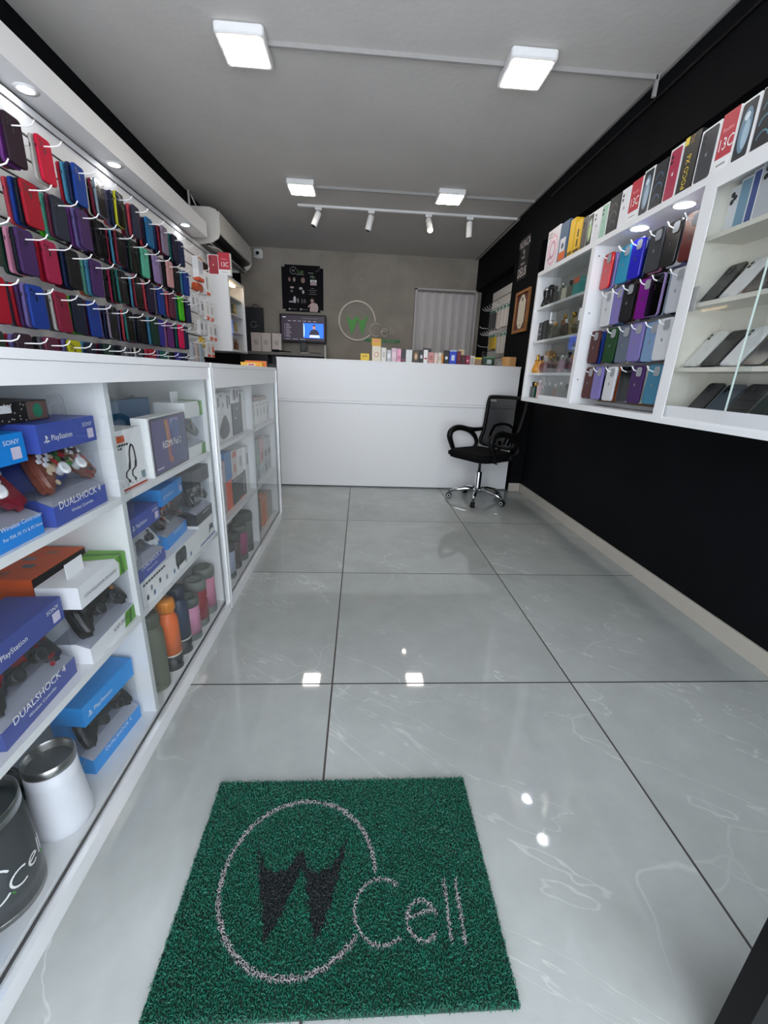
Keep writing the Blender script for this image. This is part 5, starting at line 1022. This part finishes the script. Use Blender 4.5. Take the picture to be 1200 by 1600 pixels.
def scr(x0, x1, z0, z1, m, l): b.add([(x0, -.0005-l*.0006, z0), (x1, -.0005-l*.0006, z0), (x1, -.0005-l*.0006, z1), (x0, -.0005-l*.0006, z1)], [(0, 1, 2, 3)], m)
scr(-.320, .320, .185, .530, SE('1e1222', .6), 0)
UI = SE('8a8292', .8)
scr(.005, .305, .225, .430, SE('1558e0', 1.3), 1)
b.slab(circ(.0, .33, .014, 18, -90, 90, ry=.098), (.006, -.0018, 0), X3, Z3, 0, SE('c8dcf8', 1.0))
b.slab(circ(.165, .375, .022, 16, ry=.030), (0, -.0026, 0), X3, Z3, 0, SE('b07a64', .8)); b.slab(circ(.165, .392, .024, 16, 0, 180, ry=.022), (0, -.0032, 0), X3, Z3, 0, SE('141420', .3))
b.slab([(.085, .24), (.245, .24), (.238, .30), (.215, .335), (.165, .350), (.118, .335), (.095, .30)], (0, -.0030, 0), X3, Z3, 0, SE('181c2a', .4))
b.slab([(.09, .232), (.25, .232), (.24, .268), (.10, .268)], (0, -.0036, 0), X3, Z3, 0, SE('b8c8e8', 1.0))
for k in range(8): scr(-.255, -.255+.05+.015*(k % 3), .405-k*.024, .411-k*.024, UI, 1); scr(-.278, -.270, .404-k*.024, .412-k*.024, UI, 1)
for k in range(6): scr(-.225+k*.075, -.180+k*.075, .452, .459, UI, 1)
for k in range(7): scr(-.01+k*.035, .0+k*.035, .492, .498, UI, 1)
for k in range(3): scr(-.27+k*.11, -.19+k*.11, .200, .205, UI, 1)
b.bars((-.30, -.0012, .500), X3, Z3, .05, .008, SE('c8c0d0', 1.0))
b.build('screen', t)
MB().box(-.05, .05, .010, .030, .0, .155, DARKP).box(-.10, .10, -.03, .06, 0, .008, DARKP).tube([(-.03, .008, .16), (-.045, -.01, .09), (-.02, -.02, .02)], .003, BLACKP, 5).tube([(.04, .008, .16), (.05, -.01, .09), (.0, -.02, .02)], .003, BLACKP, 5).build('stand', t)
tag(MB().box(-.07, .07, -.015, .015, 0, .012, C('d6d2c8')).build('small_box', None, (-.755, 5.42, 1.4685)), 'small flat cream device under the television stand', 'device')
tag(MB().box(-.09, .09, -.012, .012, 0, .012, BLACKP).build('remote_control', None, (-.60, 5.36, 1.4685), rz=-.05), 'thin black remote control at the right under the television', 'remote control')
t = thing('hair_clipper', 'black handheld device with long thin tail lying on the back counter before the white boxes', 'device', (-1.15, 5.34, 1.4685), -.12)
MB().box(-.09, .02, -.03, .03, 0, .035, BLACKP).build('device_body', t, bevel=.008); MB().tube([(.015, 0, .017), (.10, 0, .014), (.20, 0, .008)], [.012, .008, .006], BLACKP, 8).build('handle', t)
def A_ring(b, u, n, w, h, d):
    r = w*.24; b.slab(circ(0, h*.5, r, 22, 20, 340)+circ(0, h*.5, r*.86, 22, 340, 20), n*.0008, u, Z3, 0, C('4a3a34')); b.text('Cell', n*.0008+Z3*(h*.47)+u*w*.03, u, Z3, .016, C('4a3a34'), 'c')
    b.slab([(-r*.5, h*.5+r*.4), (-r*.1, h*.5-r*.6), (r*.1, h*.5+r*.2)][::-1], n*.0008, u, Z3, 0, C('4a3a34')); b.slab(circ(w*.25, h*.9, .006, 8), n*.0008, u, Z3, 0, C('4a3a34'))
for (x0, x1, z, lb) in ((-1.552, -1.405, 1.4685, 'tall white box with round logo, leftmost on the back counter beside the black bag'), (-1.398, -1.262, 1.4685, 'tall white box with round logo, middle of three on the back counter'), (-1.245, -1.108, 1.4685, 'tall white box with round logo, beside the television')):
    front_box('gift_box', 5.40, x0, x1, z, .262, .06, C('ddd0ca'), lb, 'box', 'white logo boxes on the back counter', A_ring, 0)
t = thing('shopping_bag', 'black paper bag with rope handle and round grey logo behind the white boxes', 'bag', (-1.505, 5.50, 1.469))
b = MB().box(-.145, .115, 0, .09, 0, .615, C('1b1c20', .5)); r = .045
b.slab(circ(-.02, .38, r, 24, 15, 325)+circ(-.02, .38, r*.88, 24, 325, 15), (0, -.0008, 0), X3, Z3, 0, C('8f9498')).text('Cell', (-.005, -.0006, .352), X3, Z3, .022, C('8f9498')); b.build('bag_body', t)
MB().tube([(-.03, .02, .605), (-.02, .015, .645), (.02, .01, .655), (.055, .015, .635), (.06, .02, .605)], .006, C('121215'), 6).build('rope_handle', t)

t = thing('poster', 'black framed promotional poster with Cell logo and small product pictures above the television', 'poster', (0, YB, 0))
PB = mat('poster_black', '121014', .7, spec=.15)
MB().box(-1.118, -.500, -.012, -.001, 2.105, 2.672, PB).build('rear_panel', t)
b = MB().box(-1.068, -.548, -.026, -.013, 2.072, 2.700, PB); o_ = lambda l=0: (0, -.0268-l*.0005, 0)
r = .050; b.slab(circ(-.94, 2.625, r, 24, 10, 320)+circ(-.94, 2.625, r*.90, 24, 320, 10), o_(), X3, Z3, 0, C('a8a8aa'))
b.text('W', (-.94, -.0266, 2.608), X3, Z3, .032, C('a8a8aa'), 'c').text('Cell', (-.885, -.0266, 2.592), X3, Z3, .040, C('6fae5a')).bars((-.90, -.0266, 2.572), X3, Z3, .12, .008, C('a8a8aa'))
b.bars((-.72, -.0266, 2.597), X3, Z3, .08, .008, C('a8a8aa')).text('18x', (-.70, -.0266, 2.535), X3, Z3, .038, C('7fae84'))
b.slab(rrect(.095, .036, .006, 3, -.645, 2.495), o_(), X3, Z3, 0, INKW).slab(rrect(.095, .030, .006, 3, -.645, 2.456), o_(), X3, Z3, 0, C('c9a8b0')).bars((-.645, -.0278, 2.488), X3, Z3, .06, .012, INKK, align='c')
for k in range(4): b.bars((-.655, -.0266, 2.392-k*.026), X3, Z3, [.05, .13, .08, .12][k], .008, INKG, align='c')
for (cx, cz, w_, h_, c_) in ((-1.0, 2.505, .016, .034, 'a07a76'), (-.93, 2.505, .018, .036, 'a89492'), (-.80, 2.50, .030, .045, '9c7672'), (-.965, 2.40, .03, .016, 'c0a4a4'), (-.97, 2.35, .02, .022, '6f6464'), (-.835, 2.39, .026, .022, 'b8b4b8'), (-.80, 2.345, .016, .030, 'c4c0c4'), (-.93, 2.235, .022, .058, 'd0ced2'), (-.98, 2.205, .040, .014, 'b8b6ba'), (-.88, 2.225, .012, .040, '8a888c'), (-.82, 2.22, .008, .045, '6a686c'), (-.78, 2.22, .018, .034, '5a4c50')):
    b.slab(circ(cx, cz, w_, 12, ry=h_*.85), o_(), X3, Z3, 0, C(c_))
b.slab([(-.708, 2.078), (-.588, 2.078), (-.575, 2.135), (-.590, 2.185), (-.635, 2.205), (-.685, 2.195), (-.735, 2.150), (-.728, 2.135), (-.700, 2.155)], o_(), X3, Z3, 0, C('cdb0b2')).slab(circ(-.668, 2.232, .024, 16, ry=.032), o_(1), X3, Z3, 0, C('b98a7c')).slab(circ(-.668, 2.250, .026, 14, 0, 180, ry=.018), o_(2), X3, Z3, 0, C('2c1e1c'))
for (x, s_) in ((-.99, '(11) 90000'), (-.82, '@wcell')): b.slab(circ(x-.02, 2.105, .012, 10), o_(), X3, Z3, 0, INKW); b.bars((x, -.0266, 2.100), X3, Z3, .09, .009, INKG)
b.tube([(-.605, -.029, 2.615), (-.590, -.029, 2.64), (-.575, -.029, 2.630), (-.555, -.029, 2.655), (-.56, -.029, 2.68)], .003, INKG, 4)
b.build('front_panel', t)

WPOLY = [(-.66, .51), (-.57, .27), (-.45, .09), (-.30, .03), (-.18, .08), (-.01, .31), (.10, .09), (.24, .03), (.39, .08), (.52, .25), (.65, .49), (.56, .19), (.42, -.35), (.29, -.73), (.18, -.40), (.085, -.05), (.02, .10), (-.08, -.2), (-.2, -.5), (-.31, -.71), (-.42, -.35), (-.53, -.016)][::-1]
def cell_strokes(k=1.0):
    return [[(1.07+.34*math.cos(math.radians(a)), -.415+.34*math.sin(math.radians(a))) for a in range(50, 316, 15)],
            [(1.39, -.50), (1.74, -.42)]+[(1.56+.19*math.cos(math.radians(a)), -.53+.20*math.sin(math.radians(a))) for a in range(20, 321, 20)],
            [(1.90, -.10), (1.885, -.74)], [(2.06, -.11), (2.045, -.74)]]
t = thing('wall_sign', 'raised sign with white ring, green crown-like W and Cell lettering on the grey wall', 'sign', (.017, YB-.003, 1.98))
K = .277; P3 = lambda a, c, y=-.02: (a*K, y, c*K)
MB().tube([P3(math.cos(math.radians(a)), math.sin(math.radians(a))) for a in range(0, 319, 6)], .014, C('f2e9de', .4), 8).build('ring', t)
MB().slab([(a*K, c*K) for a, c in WPOLY], (0, -.024, 0), X3, Z3, .02, GREEN).build('letter_w', t)
b = MB()
for L in cell_strokes(): b.tube([P3(a, c) for a, c in L], .0085, C('e0d8cc', .4), 6)
b.build('cell_lettering', t)
b = MB().box(.45*K, 2.46*K, -.012, 0, -1.04*K, -.89*K, C('2f7d3a', .5)); b.text('ASSISTÊNCIA TÉCNICA', (1.47*K, -.0125, -1.01*K), X3, Z3, .026, C('8fd09a'), 'c', 1.08); b.build('green_bar', t)

# ================================================================ right rear niche: slat board with packs; pillar pictures
b = MB().box(XR-.02, XR-.001, 3.88, 4.95, 1.30, 2.33, GRV); prev = 2.33
for k in range(9):
    g = 2.225-.107*k; b.box(XR-.024, XR-.0201, 3.88, 4.95, g+.005, prev, C('e2ddd6')); prev = g-.005
tag(b.build('slatwall_panel'), 'small pale slat board behind the black pillar with hooks of accessory packs', 'slat wall')
NG = 'packs hanging beside the reception desk'
XP = 1.83
for (y, z, c_, bd, lb) in ((4.72, 1.935, '3a3b3f', '2f6f66', 'dark pack with green header, farthest on the upper hooks'), (4.63, 1.935, '3f4044', '2f6f66', 'dark pack with green header, middle on the upper hooks'), (4.54, 1.93, '35363a', '2f6f66', 'dark pack with green header, nearest the white packs'),
  (4.40, 1.935, 'd8cfc8', '2f8a78', 'white pack with green header, first past the dark packs'), (4.27, 1.935, 'd8cfc8', '2f8a78', 'white pack with green header, second past the dark packs'), (4.13, 1.935, 'dcd3cc', '2f8a78', 'white pack with green header, third past the dark packs'), (4.00, 1.93, 'd8cfc8', '2f8a78', 'white pack with green header, nearest the pillar on the upper hooks'),
  (4.62, 1.66, 'c2a018', '2f8a78', 'yellow pack, farthest on the lower hooks'), (4.54, 1.66, 'c2a018', '2f8a78', 'yellow pack, middle on the lower hooks'), (4.45, 1.66, 'd2b222', '2f8a78', 'yellow pack, nearest the white packs'),
  (4.29, 1.62, 'd0c9c2', '9aa09c', 'white pack, first past the yellow packs'), (4.15, 1.62, 'd0c9c2', '2f8a78', 'white pack, second past the yellow packs'), (4.02, 1.62, 'd4cdc6', '2f8a78', 'white pack, third past the yellow packs'), (3.93, 1.60, 'a09a9c', '8a8488', 'greyish pack nearest the pillar on the lower hooks')):
    h_ = .21 if z > 1.9 or c_[0] != 'c' and c_[0] != 'd' or z < 1.65 else .15
    b = MB().slab(rrect(.075, h_, .006, 2), (0, 0, 0), -Y3, Z3, .05, C(c_)).slab(rrect(.072, .03, .006, 2, 0, h_/2+.012), (-.002, 0, 0), -Y3, Z3, .006, C(bd))
    tag(b.build('accessory_pack', None, (XP, y, z)), lb, 'accessory pack', NG)
for (z, n_) in ((2.085, 'upper'), (1.775, 'lower')):
    for k in range(9):
        hook(XR-.024, 3.97+k*.105, z, -1, 'white wire hook, %s from the pillar in the %s hook row' % (ORD[k], n_), 'wire hooks behind the pillar', .17)
hook(XR-.024, 4.86, 1.87, -1, 'single empty white hook between the hook rows behind the pillar', 'wire hooks behind the pillar', .17); hook(XR-.024, 4.86, 1.63, -1, 'single empty white hook under the lower hook row behind the pillar', 'wire hooks behind the pillar', .17)
t = thing('certificate', 'framed certificate with ornate cream paper in a carved wooden frame on the black pillar', 'certificate', (XW, 3.42, 1.90), 0)
WD = mat('carved_wood', '9a6a3a', .45, noise=.15, nscale=30); w_, h_ = .40, .415
b = MB()
for (y0, y1, z0, z1) in ((-w_/2, w_/2, -h_/2, -h_/2+.03), (-w_/2, w_/2, h_/2-.03, h_/2), (-w_/2, -w_/2+.03, -h_/2+.03, h_/2-.03), (w_/2-.03, w_/2, -h_/2+.03, h_/2-.03)): b.box(-.022, -.001, y0, y1, z0, z1, WD)
b.build('wooden_frame', t, bevel=.003)
MB().box(-.010, -.0012, -w_/2+.031, w_/2-.031, -h_/2+.031, h_/2-.031, C('5a2e22')).build('backing', t)
b = MB().slab([(-.10, -.10), (-.04, -.165), (.04, -.165), (.10, -.10), (.10, .10), (.03, .165), (-.03, .165), (-.10, .10)], (-.0105, 0, 0), -Y3, Z3, 0, C('ddd6c2'))
b.slab(circ(0, .12, .018, 12, ry=.026), (-.0112, 0, 0), -Y3, Z3, 0, C('26302c')).slab(circ(0, -.13, .012, 12), (-.0112, 0, 0), -Y3, Z3, 0, C('5a6a5c'))
for k in range(7): b.slab([(-.07+.01*(k % 2), .07-k*.026), (.07-.01*(k % 3), .07-k*.026), (.07-.01*(k % 3), .073-k*.026), (-.07+.01*(k % 2), .073-k*.026)], (-.0112, 0, 0), -Y3, Z3, 0, C('9a9484'))
b.build('paper', t)
t = thing('wall_plaque', 'dark plaque with white block words on the black pillar above the certificate', 'plaque', (XW, 3.555, 2.43))
b = MB().box(-.012, -.001, -.13, .13, -.20, .20, C('141416')); 
for (s_, z, h_) in (('NUNCA', .11, .075), ('foi', .045, .05), ('SORTE', .0, .03), ('SEMPRE FOI', -.06, .024), ('DEUS', -.17, .09)): b.text(s_, (-.0124, 0, z), -Y3, Z3, h_, C('d8d0d0'), 'c', .82 if len(s_) < 6 else .7)
b.build('plaque_board', t)

# ================================================================ office chair
t = thing('office_chair', 'black mesh office chair with armrests on a chrome five-star base with casters', 'office chair', (1.316, 2.71, 0))
FA = math.radians(212); FD = Vector((math.cos(FA), math.sin(FA), 0)); SD = Vector((-math.sin(FA), math.cos(FA), 0))
def W3(f, s, z): return FD*f+SD*s+Z3*z
FAB = mat('chair_fabric', '0a0a0b', .9, spec=.12); CHB = mat('chair_plastic', '09090a', .45, spec=.2); MESHM = glass_mat('chair_mesh', '8e8e90', .12, .5)
for a in (165, 248, 316, 102, 24):
    d = Vector((math.cos(math.radians(a)), math.sin(math.radians(a)), 0)); R_ = .285
    o = MB().tube([d*.02+Z3*.115, d*.12+Z3*.118, d*.20+Z3*.100, d*(R_-.01)+Z3*.078], [.024, .021, .019, .015], CHROME, 10).build('leg', t)
    p = d*R_; s_ = Vector((-d.y, d.x, 0)); e = MB()
    e.tube([p+Z3*.085, p+Z3*.050], .006, DARKP, 8)
    for q in (-1, 1):
        c = p+s_*q*.014+Z3*.029; e.tube([c-s_*.008, c+s_*.008], .029, BLACKP, 16); e.tube([c+s_*q*.0082, c+s_*q*.0095], [.020, .018], C('b8b8b6', .3), 16); e.tube([c+s_*q*.0096, c+s_*q*.0105], .012, BLACKP, 12)
    e.tube([p+Z3*.03+d*.0-s_*.01, p+Z3*.03+s_*.01], .031, BLACKP, 16); e.build('caster', t)
MB().lathe([(.036, .085), (.040, .10), (.040, .13), (.030, .14), (.030, .30), (.026, .305)], (0, 0, 0), CHROME, 20).build('column_sleeve', t)
MB().lathe([(.014, .305), (.014, .425)], (0, 0, 0), DARKP, 16).build('gas_cylinder', t)
MB().box(-.09, .09, -.07, .07, .42, .445, BLACKP).rot(Matrix.Rotation(FA, 3, 'Z')).tube([W3(.0, .06, .43), W3(.03, .24, .425)], .006, BLACKP, 6).build('tilt_mechanism', t)
b = MB().slab(rrect(.50, .52, .11, 6), (0, 0, .52), X3, Y3, .072, FAB).rot(Matrix.Rotation(FA, 3, 'Z')); s = b.build('seat', t, (0.02*FD.x, 0.02*FD.y, 0), bevel=.022, seg=3)
MB().slab(rrect(.44, .47, .10, 6), (0, 0, .449), X3, Y3, .010, BLACKP).rot(Matrix.Rotation(FA, 3, 'Z')).build('seat_pan', t)
# back frame: wider at the top, leaning back
def BP(s_, z): 
    k = (z-.52)/.52; return W3(-.205-.13*k-.02*math.sin(PI*k)+.03*(abs(s_)/.25)**2, s_, z)
fr = [(-.20, .56), (-.215, .68), (-.23, .82), (-.24, .95), (-.235, 1.01), (-.21, 1.03), (0, 1.035), (.21, 1.03), (.235, 1.01), (.24, .95), (.23, .82), (.215, .68), (.20, .56), (0, .55)]
MB().tube(smooth([BP(a, c) for a, c in fr], 4, True), .019, CHB, 8, closed=True).build('back_frame', t)
b = MB(); N1, N2 = 8, 10; vs = []
for j in range(N2+1):
    z = .56+.465*j/N2; hw = .20+.04*min(1, (z-.56)/.39)
    for i in range(N1+1): vs.append(BP(-hw+2*hw*i/N1, z))
b.add(vs, [(j*(N1+1)+i, j*(N1+1)+i+1, (j+1)*(N1+1)+i+1, (j+1)*(N1+1)+i) for j in range(N2) for i in range(N1)], MESHM, True); b.build('back_mesh', t)
MB().tube([BP(a, c)-FD*.025 for a, c in ((-.12, .57), (-.14, .66), (-.12, .74), (-.06, .765), (0, .77), (.06, .765), (.12, .74), (.14, .66), (.12, .57))], .014, CHB, 8).tube([BP(a, c)-FD*.03 for a, c in ((-.06, .57), (-.07, .65), (0, .69), (.07, .65), (.06, .57))], .012, BLACKP, 8).build('lumbar_support', t)
MB().box(-.04, .04, -.001, .001, 0, .02, INKG).rot(Matrix.Rotation(FA+PI/2, 3, 'Z')).build('label_tag', t, tuple(BP(-.17, .985)+FD*.022))
MB().tube([W3(-.08, 0, .44), W3(-.22, 0, .45), W3(-.27, 0, .52), BP(0, .60)-FD*.03], [.02, .02, .02, .018], BLACKP, 8).build('back_bar', t)
for s_ in (-1, 1):
    P = [(.10, .455), (.135, .52), (.178, .60), (.192, .650), (.165, .695), (.08, .718), (-.04, .700), (-.13, .660), (-.19, .605), (-.215, .55), (-.19, .50), (-.10, .465)]
    SP = smooth([W3(f, s_*.275, z) for f, z in P], 4); MB().tube(SP, [.021+.010*math.sin(PI*min(1, k/(len(SP)*.75))) for k in range(len(SP))], CHB, 10).tube([W3(-.02, s_*.275, .702), W3(-.14, s_*.268, .690), BP(s_*.225, .70)], [.026, .024, .018], BLACKP, 8).tube([W3(.10, s_*.275, .46), W3(-.02, s_*.275, .47), W3(.04, s_*.20, .447)], .015, BLACKP, 8).build('armrest', t)

# ================================================================ door mat
MX0, MX1, MY0, MY1 = -.307, .436, -.934, -.434; MCX, MCY, MR = -.036, -.690, .188
t = thing('door_mat', 'green coil-loop door mat with dark W, grey ring and Cell lettering on the tiles', 'door mat', (0, 0, 0))
MG1, MG2, MG3 = mat('mat_green', '094f3c', .5, noise=.25, nscale=60), mat('mat_green_dark', '06382b', .55, noise=.2, nscale=60), mat('mat_green_light', '105f4a', .45, noise=.2, nscale=60)
MK, MS = mat('mat_black', '17191c', .55), mat('mat_grey', '8e8a8c', .5)
MB().box(MX0, MX1, MY0, MY1, .001, .008, mat('mat_backing', '052c22', .7)).build('mat_backing', t)
def inpoly(x, y, P):
    c = False; j = len(P)-1
    for i in range(len(P)):
        if (P[i][1] > y) != (P[j][1] > y) and x < (P[j][0]-P[i][0])*(y-P[i][1])/(P[j][1]-P[i][1])+P[i][0]: c = not c
        j = i
    return c
CS = cell_strokes()
def dseg(x, y, a, b_):
    dx, dy = b_[0]-a[0], b_[1]-a[1]; q = max(0, min(1, ((x-a[0])*dx+(y-a[1])*dy)/(dx*dx+dy*dy+1e-9))); return math.hypot(x-a[0]-q*dx, y-a[1]-q*dy)
def mcol(x, y, r):
    u, v = (x-MCX)/MR, (y-MCY)/MR; ju, jv = u+r.uniform(-.02, .02), v+r.uniform(-.02, .02)
    if inpoly(ju, jv, WPOLY): return MK
    a = math.degrees(math.atan2(v, u)) % 360
    if abs(math.hypot(u, v)-1) < .028 and a < 319: return MS
    if u > .7:
        for L in CS:
            for p, q in zip(L, L[1:]):
                if dseg(u, v, p, q) < .020: return MS
    return r.choice((MG1, MG1, MG1, MG2, MG3))
r = random.Random(2); b = MB(); G = {}
nx, ny = 186, 127
for i in range(nx):
    for j in range(ny):
        x = MX0+(i+r.uniform(0, 1))*(MX1-MX0)/nx; y = MY0+(j+r.uniform(0, 1))*(MY1-MY0)/ny
        m_ = mcol(x, y, r); an = r.uniform(0, PI); L = r.uniform(.0036, .0062); dx, dy = math.cos(an)*L, math.sin(an)*L; cv = r.uniform(-.5, .5)
        h_ = r.uniform(.012, .018); pts = [(-1, .007), (-.6, h_*.8), (0, h_), (.6, h_*.85), (1, .007)]
        vs = []; nxv, nyv = -math.sin(an), math.cos(an)
        for (q, z) in pts:
            ox, oy = x+dx*q+nxv*cv*L*(1-q*q), y+dy*q+nyv*cv*L*(1-q*q)
            vs += [(ox-nxv*.0009, oy-nyv*.0009, z-.0006), (ox+nxv*.0009, oy+nyv*.0009, z-.0006), (ox, oy, z+.0008)]
        fs = []
        for k in range(4):
            for c_ in range(3): fs.append((k*3+c_, k*3+(c_+1) % 3, k*3+3+(c_+1) % 3, k*3+3+c_))
        b.add(vs, fs, m_)
o = b.build('coil_loops', t); o['kind'] = 'stuff'
